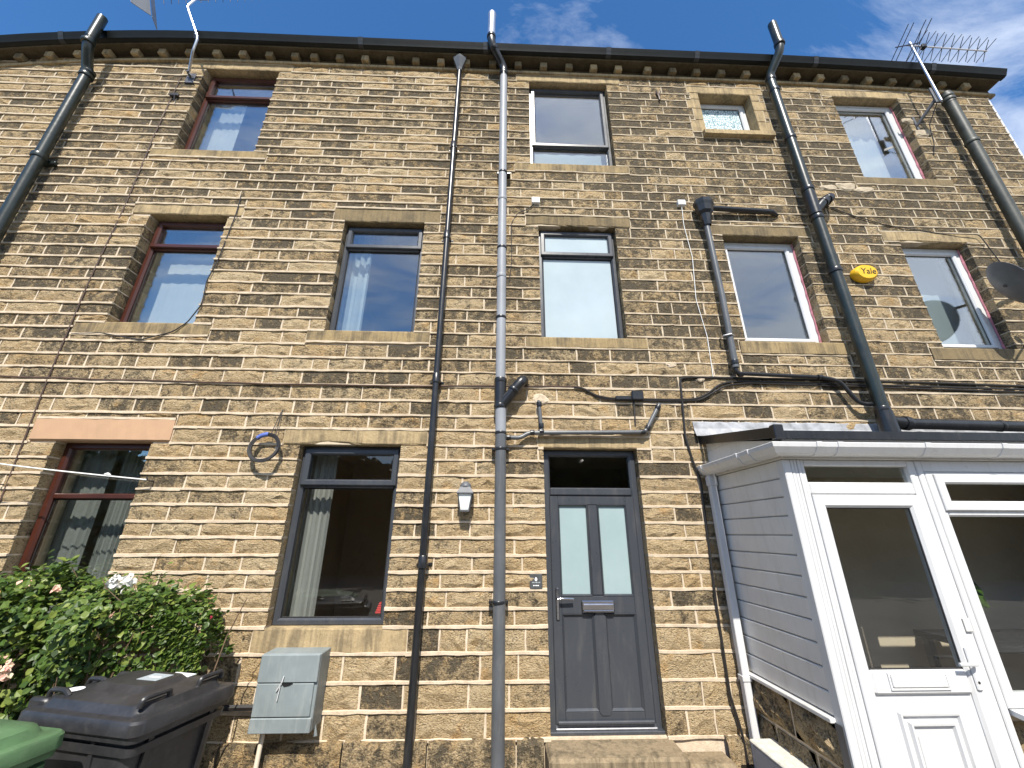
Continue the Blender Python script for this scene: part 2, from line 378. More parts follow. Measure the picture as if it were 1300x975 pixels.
def text_mesh(mb, s, size, place, depth=.0015):
    cu = bpy.data.curves.new('lettering', 'FONT'); cu.body = s; cu.size = size; cu.align_x = 'CENTER'; cu.align_y = 'CENTER'; cu.extrude = depth
    ob = bpy.data.objects.new('lettering', cu); COL.objects.link(ob)
    me = ob.to_mesh(); mb.add([place(v.co) for v in me.vertices], [tuple(p.vertices) for p in me.polygons]); ob.to_mesh_clear()
    bpy.data.objects.remove(ob); bpy.data.curves.remove(cu)

# ------------------------------------------------------------------ ground
g = MB(); g.add([(-300, -300, 0), (300, -300, 0), (300, 300, 0), (-300, 300, 0)], [(0, 1, 2, 3)]); struct(g.build('ground', 'paving', recalc=False))

# ------------------------------------------------------------------ terrace: three houses
XL, XR = -9.0, 7.55
B1, B2 = -3.0, 2.0
def house_of(x): return 0 if x < B1 else 1 if x < B2 else 2
def sag(x): return -.03*max(0, -x-4)**2 - .006*max(0, x-3.5)**2
H = [thing('terraced_house', 'stone terraced house with brown-framed windows, above the hedge', 'house', (-6, 0, 0), 'houses of the stone terrace'),
     thing('terraced_house', 'stone terraced house with the dark grey front door', 'house', (-.5, 0, 0), 'houses of the stone terrace'),
     thing('terraced_house', 'stone terraced house with white-framed windows, above the porch', 'house', (4.8, 0, 0), 'houses of the stone terrace')]
HX = [(XL, B1), (B1, B2), (B2, XR)]
# openings: name -> (x0, x1, z0, z1)
OP = dict(LT=(-4.36, -3.30, 6.55, 8.18), LM=(-4.31, -3.37, 3.96, 5.47), LL=(-4.33, -3.41, 1.05, 2.645),
          MM=(-1.945, -.96, 3.905, 5.43), CT=(.38, 1.55, 6.50, 8.17), CM=(.465, 1.44, 3.87, 5.45), ML=(-1.97, -.975, 1.04, 2.63),
          DR=(.455, 1.41, .26, 2.615), S=(2.93, 3.73, 7.20, 8.04), RT=(5.02, 6.06, 6.44, 8.08), R1=(2.81, 3.80, 3.86, 5.37), R2=(5.13, 6.03, 3.82, 5.34))
FAR = dict(FT=(-7.6, -6.6, 6.55, 8.1), FM=(-7.5, -6.5, 3.96, 5.47))
# dressed stones: (kind, house, x0, x1, z0, z1, proud, material)
DS = [('lintel', 0, -4.58, -3.12, 8.18, 8.30, .004, 'dressed_stone'), ('lintel', 0, -4.52, -3.2, 5.47, 5.625, .006, 'dressed_stone'),
      ('lintel', 0, -4.575, -3.235, 2.645, 2.876, .016, 'painted_lintel'),
      ('lintel', 1, -2.09, -.77, 5.43, 5.645, .006, 'sooty_stone'), ('lintel', 1, .19, 1.75, 8.17, 8.30, .006, 'dressed_stone'),
      ('lintel', 1, .30, 1.64, 5.45, 5.615, .006, 'sooty_stone'), ('lintel', 1, -2.14, -.72, 2.63, 2.79, .012, 'dressed_stone'),
      ('lintel', 1, .40, 1.56, 2.615, 2.74, .004, 'dressed_stone'),
      ('lintel', 2, 2.77, 3.93, 8.04, 8.19, .006, 'dressed_stone'), ('lintel', 2, 4.86, 6.28, 8.08, 8.23, .006, 'dressed_stone'),
      ('lintel', 2, 2.68, 3.98, 5.37, 5.53, .006, 'sooty_stone'), ('lintel', 2, 4.92, 6.28, 5.34, 5.50, .012, 'dressed_stone'),
      ('window_sill', 0, -4.62, -3.12, 6.42, 6.55, .012, 'sill_stone'), ('window_sill', 0, -4.62, -3.17, 3.81, 3.96, .010, 'sill_stone'),
      ('window_sill', 0, -4.62, -3.17, .89, 1.05, .012, 'dressed_stone'),
      ('window_sill', 1, -2.12, -.78, 3.765, 3.905, .012, 'sill_stone'), ('window_sill', 1, .17, 1.72, 6.36, 6.50, .012, 'sill_stone'),
      ('window_sill', 1, .29, 1.66, 3.735, 3.87, .012, 'sill_stone'), ('window_sill', 1, -2.06, -.76, .85, 1.04, .010, 'dressed_stone'),
      ('window_sill', 2, 2.86, 3.88, 7.10, 7.20, .075, 'dressed_stone'), ('window_sill', 2, 4.86, 6.26, 6.31, 6.44, .012, 'sooty_stone'),
      ('window_sill', 2, 2.72, 3.98, 3.70, 3.86, .02, 'sill_stone'), ('window_sill', 2, 4.95, 6.22, 3.66, 3.82, .02, 'sooty_stone'),
      ('doorstep', 1, .405, 1.86, -.02, .255, .30, 'weathered_step')]
for zz0, zz1, e in ((7.20, 7.46, .20), (7.46, 7.70, .13), (7.70, 7.90, .20), (7.90, 8.04, .13)):
    DS.append(('jamb_stone', 2, 2.93-e, 2.93, zz0+.008, zz1, .004, 'dressed_stone'))
    DS.append(('jamb_stone', 2, 3.73, 3.73+e, zz0+.008, zz1, .004, 'dressed_stone'))
OBST = list(OP.values())+[(d[2], d[3], d[4], d[5]) for d in DS]
lines = []
def seg(a, c, n):
    for i in range(n): lines.append(a+(c-a)*i/n)
seg(.255, 1.045, 4); seg(1.045, 2.63, 11); seg(2.63, 3.895, 8); seg(3.895, 5.44, 10); seg(5.44, 6.5, 7); seg(6.5, 8.30, 12); lines.append(8.30)
lines = [l if i in (0, 4, 15, 23, 33, 40, 52) else l+random.uniform(-.007, .007) for i, l in enumerate(lines)]
stones = []      # x0,x1,z0,z1, flags left/right reveal
bed = []         # mortar ribbons (house, x0, x1, z)
perp = []        # vertical ribbons (house, x, z0, z1)
def free(x0, x1, z0, z1):
    """the parts of a course strip that no opening or dressed stone fills -> [(xa, xb, za, zb, left_is_opening, right_is_opening)]"""
    xs = sorted({x0, x1}|{x for o in OBST if o[3] > z0+.004 and o[2] < z1-.004 for x in (o[0], o[1]) if x0 < x < x1})
    out = []
    for a, c in zip(xs, xs[1:]):
        mid = (a+c)/2; lo, hi = z0, z1
        for o in OBST:
            if o[0] < mid < o[1] and o[3] > z0 and o[2] < z1:
                if o[2] <= lo+.035: lo = max(lo, o[3])
                elif o[3] >= hi-.035: hi = min(hi, o[2])
                else:
                    if o[2]-lo > hi-o[3]: hi = o[2]
                    else: lo = o[3]
        if hi-lo > .04: out.append([a, c, lo, hi])
    # merge neighbours of the same height
    mg = []
    for s_ in out:
        if mg and abs(mg[-1][1]-s_[0]) < 1e-6 and abs(mg[-1][2]-s_[2]) < .002 and abs(mg[-1][3]-s_[3]) < .002: mg[-1][1] = s_[1]
        else: mg.append(s_)
    return mg
openx0 = {(o[0]): o for o in OP.values()}; openx1 = {(o[1]): o for o in OP.values()}
prevj = []
for z0, z1 in zip(lines, lines[1:]):
    joints = []
    for (a, c, lo, hi) in free(XL, XR, z0, z1):
        lopen = any(abs(a-o[1]) < 1e-6 and o[2] < hi and o[3] > lo for o in OP.values())
        ropen = any(abs(c-o[0]) < 1e-6 and o[2] < hi and o[3] > lo for o in OP.values())
        x = a; cuts = [a]
        mean = .44 if (a+c)/2 < -1 else .38
        while c-x > .58:
            for _ in range(8):
                l = min(max(random.gauss(mean, .10), .17), .68)
                if all(abs(x+l-j) > .06 for j in prevj): break
            if c-(x+l) < .17: l = (c-x)/2
            x += l; cuts.append(x)
        cuts.append(c)
        for i, (xa, xb) in enumerate(zip(cuts, cuts[1:])):
            stones.append((xa, xb, lo, hi, lopen and i == 0, ropen and i == len(cuts)-2))
        joints += cuts
        for j in cuts[1:-1]: perp.append((house_of(j), j, lo, hi))
        for e_, op_ in ((a, lopen), (c, ropen)):
            if not op_ and XL < e_ < XR: perp.append((house_of(e_), e_, lo, hi))
        bed.append((a, c, lo)); 
        if hi < z1-.003: bed.append((a, c, hi))
    prevj = joints
for d in DS:
    if d[0] in ('lintel', 'window_sill'): bed.append((d[2], d[3], d[5] if d[0] == 'lintel' else d[4]))
def clump(x, z):
    return .5+.5*sin(x*1.3+2.1*sin(z*.9))*cos(z*1.1+x*.35)
def soot_at(x, z):
    base = .33 + .060*z + .020*max(0, x+2)
    if z < 3.4: base -= (.23 if x < -1 else .17)*min(1, (3.4-z)/.8)
    if -.98 < x < -.62 and z < 3.2: base += .42          # the damp strip behind the black downpipe
    if x > 1.5 and z > 3: base += .07
    if x > 1.5 and z < 2.8: base -= .10
    if z > 8.0: base -= .30
    for d in DS:
        if d[0] == 'window_sill' and d[2]-.05 < x < d[3]+.05 and 0 < d[4]-z < .5: base += .16*(1-(d[4]-z)/.5)
    return base+.26*(clump(x, z)-.5)
def stone_mesh(xa, xb, za, zb, lrev, rrev):
    g_ = .006
    x0 = xa+(0 if lrev else g_); x1 = xb-(0 if rrev else g_); z0 = za+g_; z1 = zb-g_
    w, h = x1-x0, z1-z0
    sd_ = random.random()
    s_ = soot_at((xa+xb)/2, (za+zb)/2)+random.gauss(0, .33)
    rough = max(0, min(1, 1.15-s_*1.25+random.uniform(-.3, .3)))
    nx, nz = (6 if w > .3 else 5 if w > .2 else 4), 4
    vs = []; rel_ = []; idx = {}
    tilt = random.uniform(-.25, .25)
    for k in range(nz):
        for i in range(nx):
            u, v = i/(nx-1), k/(nz-1)
            edge = i in (0, nx-1) or k in (0, nz-1)
            corner = i in (0, nx-1) and k in (0, nz-1)
            if edge:
                y = -.003-random.uniform(0, .004); jx = 0 if i in (0, nx-1) else random.uniform(-.2, .2)*w/nx; jz = 0
                if k in (0, nz-1): jz = (random.uniform(0, .004))*(1 if k == 0 else -1)
                if i in (0, nx-1) and not ((i == 0 and lrev) or (i == nx-1 and rrev)): jx = random.uniform(0, .006)*(1 if i == 0 else -1)
                r_ = 0
            else:
                r_ = random.random()*(1+tilt*(u*2-1))
                y = -.006-(.005+.024*rough)*r_
                jx = random.uniform(-.3, .3)*w/nx; jz = random.uniform(-.28, .28)*h/nz
            vs.append((x0+u*w+jx, y, z0+v*h+jz)); rel_.append(r_*rough if not edge else .12)
            idx[i, k] = len(vs)-1
    fs = []
    for k in range(nz-1):
        for i in range(nx-1):
            q = (idx[i, k], idx[i+1, k], idx[i+1, k+1], idx[i, k+1])
            if random.random() < .5: fs += [(q[0], q[1], q[2]), (q[0], q[2], q[3])]
            else: fs += [(q[0], q[1], q[3]), (q[1], q[2], q[3])]
    back = .16 if (lrev or rrev) else .03
    n0 = len(vs)
    for (i, k) in ((0, 0), (nx-1, 0), (nx-1, nz-1), (0, nz-1)):
        p = vs[idx[i, k]]; vs.append((p[0], back, p[2])); rel_.append(0)
    fs.append(tuple(idx[i, 0] for i in range(nx-1, -1, -1))+(n0, n0+1))
    fs.append(tuple(idx[nx-1, k] for k in range(nz-1, -1, -1))+(n0+1, n0+2))
    fs.append(tuple(idx[i, nz-1] for i in range(nx))+(n0+2, n0+3))
    fs.append(tuple(idx[0, k] for k in range(nz))+(n0+3, n0))
    return vs, fs, sd_, max(0, min(1, s_)), rel_
camp = Vector((0, -4, 1.8))
def inview(x, z):
    c = Vector((x, 0, z))-camp; d = c.dot(fw); u = c.dot(rt2)/d*F_PX; v = -c.dot(up2)/d*F_PX
    return abs(u) < 650 and abs(v) < 487
def hidden(x, z):   # behind hedge, bins or porch
    return (x > 2.05 and z < 2.85) or (x < -2.3 and z < 1.25)
for h in range(3):
    S_ = [s for s in stones if house_of((s[0]+s[1])/2) == h]
    def key(s):
        x, z = (s[0]+s[1])/2, (s[2]+s[3])/2; a = (s[1]-s[0])*(s[3]-s[2])
        d = (Vector((x, 0, z))-camp).length
        return -a*4/d**3*(1 if inview(x, z) and not hidden(x, z) else .001)
    S_.sort(key=key)
    rest = MB(); rest.at = {'seed': [], 'soot': [], 'relief': []}
    for i, s in enumerate(S_):
        vs, fs, a1, a2, rl = stone_mesh(*s)
        if i < 300:
            q = MB(); q.v = vs; q.f = fs; q.m = [0]*len(fs); q.at = {'seed': [a1]*len(vs), 'soot': [a2]*len(vs), 'relief': rl}
            q.build('stone', 'gritstone', H[h], origin=((s[0]+s[1])/2, 0, (s[2]+s[3])/2), recalc=False)
        else:
            rest.add(vs, fs); rest.at['seed'] += [a1]*len(vs); rest.at['soot'] += [a2]*len(vs); rest.at['relief'] += rl
    stuff(rest.build('upper_stonework', 'gritstone', H[h], recalc=False))
    # wall core with its openings
    hx0, hx1 = HX[h]; ops = [o for o in OP.values() if hx0 < o[0] < hx1]
    xs = sorted({hx0, hx1}|{v for o in ops for v in (o[0]-.004, o[1]+.004)}); zs = sorted({-.1, 8.62}|{v for o in ops for v in (o[2]-.004, o[3]+.004)})
    core = MB()
    for xa, xb in zip(xs, xs[1:]):
        for za, zb in zip(zs, zs[1:]):
            xm, zm = (xa+xb)/2, (za+zb)/2
            if any(o[0]-.005 < xm < o[1]+.005 and o[2]-.005 < zm < o[3]+.005 for o in ops): continue
            core.add([(xa, .006, za), (xb, .006, za), (xb, .006, zb), (xa, .006, zb)], [(0, 1, 2, 3)])
    for o in ops:
        a, c, e, f_ = o[0]-.004, o[1]+.004, o[2]-.004, o[3]+.004; Y0, Y1 = .006, .33
        core.add([(a, Y0, e), (c, Y0, e), (c, Y0, f_), (a, Y0, f_), (a, Y1, e), (c, Y1, e), (c, Y1, f_), (a, Y1, f_)],
                 [(0, 1, 5, 4), (1, 2, 6, 5), (2, 3, 7, 6), (3, 0, 4, 7)])
    if h == 2: core.add([(XR, .006, -.1), (XR, 8, -.1), (XR, 8, 8.6), (XR, 4, 10.6), (XR, .006, 8.6)], [(0, 1, 2, 3, 4)])
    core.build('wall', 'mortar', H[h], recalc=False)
    # strap pointing
    mo = MB()
    for (a, c, z) in bed:
        a2, c2 = max(a, hx0), min(c, hx1)
        if c2-a2 < .03: continue
        n = max(1, int((c2-a2)/.11)); rows = []
        for i in range(n+1):
            x = a2+(c2-a2)*i/n; t_ = (.012 if (z < 3.4 or x < -.8) else .008)+random.uniform(-.003, .004); zc = z+random.uniform(-.003, .003); p = -.011-random.uniform(0, .007)-(.006 if x < 1 else 0)
            rows.append([(x, .008, zc-t_-.002), (x, p, zc-t_), (x, p-.001, zc+t_*.7), (x, .008, zc+t_+.003)])
        mo.grid(rows)
        mo.add([rows[0][j] for j in range(4)], [(0, 1, 2, 3)]); mo.add([rows[-1][j] for j in range(4)], [(3, 2, 1, 0)])
    for (hh, x, za, zb) in perp:
        if hh != h: continue
        rows = []
        for i in range(3):
            z = za+(zb-za)*i/2; t_ = .0075+random.uniform(-.002, .003); xc = x+random.uniform(-.003, .003); p = -.006-random.uniform(0, .004)
            rows.append([(xc-t_, .008, z), (xc-t_, p, z), (xc+t_, p, z), (xc+t_, .008, z)])
        mo.grid(rows)
    # smeared pointing over some stone edges
    stuff(mo.build('pointing', 'mortar', H[h]))
    # plinth course
    pl = MB(); x = hx0
    while x < hx1-.01:
        l = min(random.uniform(.5, .95), hx1-x)
        if hx1-(x+l) < .2: l = hx1-x
        x2 = x+l
        if x < .40 < x2: x2 = .40; l = x2-x
        if .40 <= x < 1.86: x = 1.865; continue
        if True:
            n = 6; rows = []
            for (yy, zz_) in ((.02, .268), (-.045, .262), (-.065, .235), (-.06, .08), (-.055, -.05)):
                rows.append([(x+.006+(l-.012)*i/n, yy+random.uniform(-.008, .008), zz_+random.uniform(-.01, .006)) for i in range(n+1)])
            q = MB(); q.grid(rows); q.at = {'seed': [random.random()]*len(q.v), 'soot': [random.uniform(.55, .8)]*len(q.v), 'relief': [.1]*len(q.v)}
            q.build('plinth_stone', 'gritstone', H[h])
        x = x2
for h, x, z, r in ((1, .44, 3.13, .085), (2, 4.45, 6.22, .09), (2, 4.7, 6.25, .13), (2, 4.95, 6.2, .10), (2, 2.2, 3.38, .04), (1, 1.9, 3.55, .06), (2, 6.2, 7.35, .12), (2, 6.05, 7.6, .08)):
    n = 18; q = MB(); rows = []
    for k, (e, y) in enumerate(((1.05, .0), (1, -.012), (.75, -.026), (.4, -.028))): rows.append([(x+r*1.3*e*cos(2*pi*j/n)*(.9+.16*sin(2*pi*j/n*2+x*9)+.09*sin(2*pi*j/n*3+z*7)), y+random.uniform(-.003, .003), z+r*.75*e*sin(2*pi*j/n)*(.9+.16*cos(2*pi*j/n*2+z*5)+.10*sin(2*pi*j/n*3+x*4))) for j in range(n)])
    q.grid(rows, close=True); q.add(rows[-1], [tuple(range(n))]); q.build('mortar_patch', 'mortar', H[h])
# dressed stones as parts
for kind, h, x0, x1, z0, z1, pr, mt in DS:
    q = MB(); dep = .16
    if kind == 'doorstep':
        q.bbox(x0, 1.46, -pr, .16, z0, z1-.012, .02); q.build('doorstep', mt, H[h])
        q = MB(); q.bbox(1.465, x1, -.24, .0, z0, .17, .03); q.build('doorstep', mt, H[h]); continue
    n = max(4, int((x1-x0)/.07)); rows = []
    jag = .05 if (kind == 'lintel' and mt != 'painted_lintel' and (x0, z1) in ((-2.14, 2.79), (.30, 5.615), (4.92, 5.50))) else .002
    for prof in range(6):
        r_ = []
        for i in range(n+1):
            x = x0+(x1-x0)*i/n; j = random.uniform(-1, 1)*.0025
            chip = jag*max(0, .5*sin(i*.55+x0)+.5*sin(i*.23)+.35*random.random()-.1) if jag > .01 else random.uniform(0, jag)
            y, z = ((dep, z1), (-pr*.6-.003, z1), (-pr-.004+j, z1-.012), (-pr-.004+j+chip*.25, z0+.012+chip*.5), (-pr*.5+chip*.4, z0+chip*.25), (dep, z0))[prof]
            r_.append((x, y, z))
        rows.append(r_)
    q.grid(rows); k = len(rows)
    q.add([rows[j][0] for j in range(k)], [tuple(range(k))]); q.add([rows[j][-1] for j in range(k)], [tuple(range(k))[::-1]])
    o_ = q.build(kind, mt, H[h])
    if mt == 'painted_lintel': o_['label'] = 'smooth pinkish painted lintel'
# eaves: band course, corbels, soffit, gutter, roof (each house its own run)
def strip(poly, xa, xb, step=.45, dz=sag):
    n = max(1, int((xb-xa)/step)); rows = []
    for i in range(n+1):
        x = xa+(xb-xa)*i/n; rows.append([(x, y, z+dz(x)) for y, z in poly])
    q = MB(); q.grid(rows, close=True); k = len(poly)
    q.add(rows[0], [tuple(range(k))]); q.add(rows[-1], [tuple(range(k))[::-1]]); return q
for h in range(3):
    a, c = HX[h]; c2 = c+(.10 if h == 2 else -.001)
    strip([(.02, 8.295), (-.040, 8.30), (-.046, 8.335), (-.02, 8.362), (.02, 8.362)], a, c2).build('cornice', 'dressed_stone', H[h])
    strip([(.03, 8.362), (.004, 8.362), (.004, 8.50), (.03, 8.50)], a, c2).build('frieze', 'shaded_eaves_stone', H[h])
    strip([(.05, 8.462), (-.150, 8.466), (-.160, 8.475), (-.160, 8.49), (.05, 8.49)], a, c2).build('soffit', 'shaded_eaves_stone', H[h])
    gt = strip([(-.135, 8.488), (-.185, 8.484), (-.215, 8.497), (-.226, 8.522), (-.236, 8.540), (-.258, 8.585), (-.246, 8.585), (-.216, 8.535), (-.180, 8.50), (-.135, 8.50)], a, c2+(.05 if h == 2 else 0)).build('gutter', 'gutter_iron', H[h], smooth=True)
    for x in [a+.9+1.83*i for i in range(int((c-a)/1.83)+1) if a+.9+1.83*i < c-.1]:
        strip([(-.133, 8.484), (-.187, 8.480), (-.219, 8.494), (-.230, 8.520), (-.241, 8.540), (-.263, 8.589), (-.133, 8.52)], x-.035, x+.035).build('gutter_joint', 'black_plastic', gt)
    x = a+.19
    while x < c-.05:
        z = sag(x); q = MB(); q.bbox(x-.052, x+.052, -.098, .01, 8.362+z, 8.464+z, .008); q.build('corbel', 'dressed_stone' if random.random() < .6 else 'sooty_stone', H[h]); x += .383+random.uniform(-.012, .012)
    q = MB(); q.add([(a, -.06, 8.56), (c2, -.06, 8.56), (c2, 4, 10.9), (a, 4, 10.9)], [(0, 1, 2, 3)]); q.add([(a, -.06, 8.50), (c2, -.06, 8.50), (c2, 4, 10.8), (a, 4, 10.8)], [(3, 2, 1, 0)])
    q.add([(a, 4, 10.9), (c2, 4, 10.9), (c2, 8, 8.5), (a, 8, 8.5)], [(0, 1, 2, 3)]); q.build('roof', 'roof_slate', H[h], recalc=False)
q = MB(); q.bbox(7.552, 7.585, .0, .06, 0, 8.3, .004); q.build('corner_trim', 'white_upvc', H[2])

# ------------------------------------------------------------------ windows
def room(h, x0, x1, z0, z1, y0, mat='plaster', deep=2.6, ex=.45):
    a, c, e, f_ = x0-ex, x1+ex, z0-.75, z1+.25; Y0, Y1 = y0+.14, y0+.14+deep
    q = MB(); q.add([(a, Y0, e), (c, Y0, e), (c, Y0, f_), (a, Y0, f_), (a, Y1, e), (c, Y1, e), (c, Y1, f_), (a, Y1, f_)],
                    [(1, 2, 6, 5), (2, 3, 7, 6), (3, 0, 4, 7), (4, 5, 6, 7)])
    q.cur = 1; q.add([(a, Y0, e), (c, Y0, e), (c, Y1, e), (a, Y1, e)], [(0, 1, 2, 3)])
    q.cur = 0
    # inside of the outer wall round the opening
    for xa, xb, za, zb in ((a, x0, e, f_), (x1, c, e, f_), (x0, x1, e, z0), (x0, x1, z1, f_)):
        q.add([(xa, Y0, za), (xb, Y0, za), (xb, Y0, zb), (xa, Y0, zb)], [(0, 1, 2, 3)])
    q.build('room_interior', [mat, 'dark_floor'], H[h], recalc=False)
def pane(par, x0, x1, z0, z1, y, mat): 
    q = MB(); q.box(x0-.006, x1+.006, y, y+.007, z0-.006, z1+.006); return q.build('pane', mat, par)
def frame_prof(w, y, d=.07): return [(0, y+d), (0, y+.004), (.004, y), (w-.016, y), (w, y+.018), (w, y+d)]
def window(h, key, rec, mat, tz=None, fw_=.06, opener='top', glass='window_glass', vent=False, foam=None, wroom='plaster', cas=.058, proud=.026):
    x0, x1, z0, z1 = OP[key]; x0 += .004; x1 -= .004; z0 += .004; z1 -= .004
    q = MB(); q.loop(x0, x1, z0, z1, frame_prof(fw_, rec))
    if tz: q.bbox(x0+fw_-.004, x1-fw_+.004, rec+.003, rec+.066, tz-.026, tz+.026, .01)
    wdw = q.build('window', mat, H[h])
    g_ = rec+.035
    if tz:
        up_ = (x0+fw_, x1-fw_, tz+.026, z1-fw_); lo_ = (x0+fw_, x1-fw_, z0+fw_, tz-.026)
        if opener == 'top':
            a, c, e, f_ = up_[0]-.026, up_[1]+.026, up_[2]-.03, up_[3]+.026
            q = MB(); q.loop(a, c, e, f_, [(0, rec+.03), (0, rec-proud+.008), (.008, rec-proud), (cas-.014, rec-proud), (cas, rec-proud+.014), (cas, rec+.05)])
            q.build('casement', mat, wdw); pane(wdw, a+cas, c-cas, e+cas, f_-cas, rec+.012, glass)
        else: pane(wdw, *up_, g_, glass)
        pane(wdw, *lo_, g_, glass)
        q = MB()
        for r4 in ((lo_),): q.loop(r4[0], r4[1], r4[2], r4[3], [(0, g_-.001), (.007, g_-.004), (.010, g_-.001)])
        q.build('gasket', 'rubber', wdw)
    else:
        q = MB(); a, c, e, f_ = x0+fw_-.012, x1-fw_+.012, z0+fw_-.012, z1-fw_+.012
        q.loop(a, c, e, f_, [(0, rec+.03), (0, rec-.008), (.005, rec-.013), (.034, rec-.013), (.048, rec+.002), (.048, rec+.05)]); q.build('casement', mat, wdw)
        pane(wdw, a+.048, c-.048, e+.048, f_-.048, rec+.02, glass)
        q = MB(); q.loop(a+.046, c-.046, e+.046, f_-.046, [(0, rec+.015), (.006, rec+.012), (.009, rec+.018)]); q.build('gasket', 'rubber', wdw)
    if vent:
        q = MB(); xm = (x0+x1)/2; q.bbox(xm-.17, xm+.17, rec-.012, rec+.002, z1-.047, z1-.022, .006); q.build('trickle_vent', mat, wdw)
    if foam:
        q = MB(); rows = []
        for i in range(22):
            z = z0+.02+(z1-z0-.04)*i/21; e = random.uniform(-.006, .006)
            rows.append([(x1+.001-.012+e, rec-.006, z), (x1-.004, rec-.022+e, z), (x1+.003, rec-.018, z), (x1+.003, rec+.01, z)])
        q.grid(rows); q.build('sealant', 'pink_foam', wdw)
    if wroom: room(h, x0, x1, z0, z1, rec, wroom)
    return wdw
window(0, 'LT', .125, 'brown_upvc', 7.72, .055, proud=.028)
window(0, 'LM', .125, 'brown_upvc', 5.06, .055, proud=.028)
window(0, 'LL', .105, 'brown_upvc', 2.13, .06, opener=None, wroom='taupe_paint')
window(1, 'MM', .09, 'grey_upvc', 5.10, .052)
window(1, 'ML', .09, 'grey_upvc', 2.245, .052, glass='dark_glass', wroom='taupe_paint')
window(1, 'CM', .09, 'grey_upvc', 5.06, .052, glass='pale_blind_glass', wroom=None)
# top centre window: tall opener above a fixed light
def top_window():
    x0, x1, z0, z1 = OP['CT']; x0 += .004; x1 -= .004; z0 += .004; z1 -= .004; rec = .10; tz = 6.98; w = .055
    q = MB(); q.loop(x0, x1, z0, z1, frame_prof(w, rec)); q.bbox(x0+w-.004, x1-w+.004, rec+.003, rec+.066, tz-.026, tz+.026, .01); wd = q.build('window', 'grey_upvc', H[1])
    a, c, e, f_ = x0+w-.024, x1-w+.024, tz-.03, z1-w+.024
    q = MB(); q.loop(a, c, e, f_, [(0, rec+.03), (0, rec-.014), (.008, rec-.022), (.045, rec-.022), (.06, rec-.006), (.06, rec+.05)]); q.build('casement', 'grey_upvc', wd)
    pane(wd, a+.06, c-.06, e+.06, f_-.06, rec+.012, 'window_glass'); pane(wd, x0+w, x1-w, z0+w, tz-.026, rec+.035, 'window_glass')
    room(1, x0, x1, z0, z1, rec)
top_window()
window(2, 'S', .15, 'white_upvc', None, .055, glass='patterned_glass', wroom=None)
window(2, 'RT', .12, 'white_upvc', None, .075, vent=True, foam=True)
window(2, 'R1', .12, 'white_upvc', None, .075, vent=True, foam=True)
window(2, 'R2', .11, 'white_upvc', None, .075, foam=True)

# curtains and the like, inside the rooms
def curtain(x0, x1, z0, z1, y, mat, label, amp=.028, waves=4, gather=0):
    n = waves*8; rows = []
    for k in range(9):
        t_ = k/8; r_ = []
        for i in range(n+1):
            u = i/n; gx = 1-gather*sin(pi*min(1, t_*1.1))*.5
            x = x0+(x1-x0)*u*gx; r_.append((x, y+amp*sin(u*waves*2*pi+.4*sin(3*t_))*(.6+.4*t_)+.3*amp*sin(u*waves*4.7*pi), z1+(z0-z1)*t_))
        rows.append(r_)
    q = MB(); q.grid(rows); b0 = Vector(((x0+x1)/2, y, z0)); o_ = q.build('curtain', mat, None, smooth=True, origin=b0)
    return tag(o_, label, 'curtain', 'curtains behind the windows')
curtain(-4.40, -3.92, 6.45, 8.2, .36, 'net_curtain', 'pale curtain in the topmost brown-framed window under the eaves', .007, 5)
curtain(-4.35, -3.35, 3.9, 5.5, .38, 'net_curtain', 'pale net curtain in the middle brown-framed window', .004, 7)
curtain(-4.36, -4.02, .95, 2.75, .34, 'grey_curtain', 'pale grey curtain at the left of the brown window above the hedge', .014, 4)
curtain(-3.98, -3.76, .95, 2.75, .40, 'grey_curtain', 'gathered grey curtain in the middle of the brown window above the hedge', .014, 4)
curtain(-1.93, -1.66, 3.85, 5.45, .28, 'blue_curtain', 'pale curtain at the left edge of the grey upper window beside the black downpipe', .025, 3)
curtain(-1.95, -1.69, .95, 2.65, .28, 'grey_curtain', 'pale grey curtain in the grey window above the meter box', .018, 4)
curtain(.42, 1.5, 6.45, 7.05, .30, 'blue_curtain', 'low pale curtain behind the bottom light of the top middle window', .008, 4)
curtain(5.0, 5.9, 6.4, 8.1, .36, 'net_curtain', 'white net curtain in the top right white-framed window', .018, 5)
curtain(5.1, 6.1, 3.8, 5.4, .42, 'blue_curtain', 'pale blind-like curtain in the white window beside the satellite dish', .006, 3)
q = MB()
for i in range(5): q.bbox(-1.12+.03*i*.2, -1.0, .24, .32, 1.105+.018*i, 1.122+.018*i, .004)
tag(q.build('folded_cloth', 'red_cloth', None, origin=(-1.06, .28, 1.105)), 'red folded cloth on the sill inside the grey window above the meter box', 'cloth')

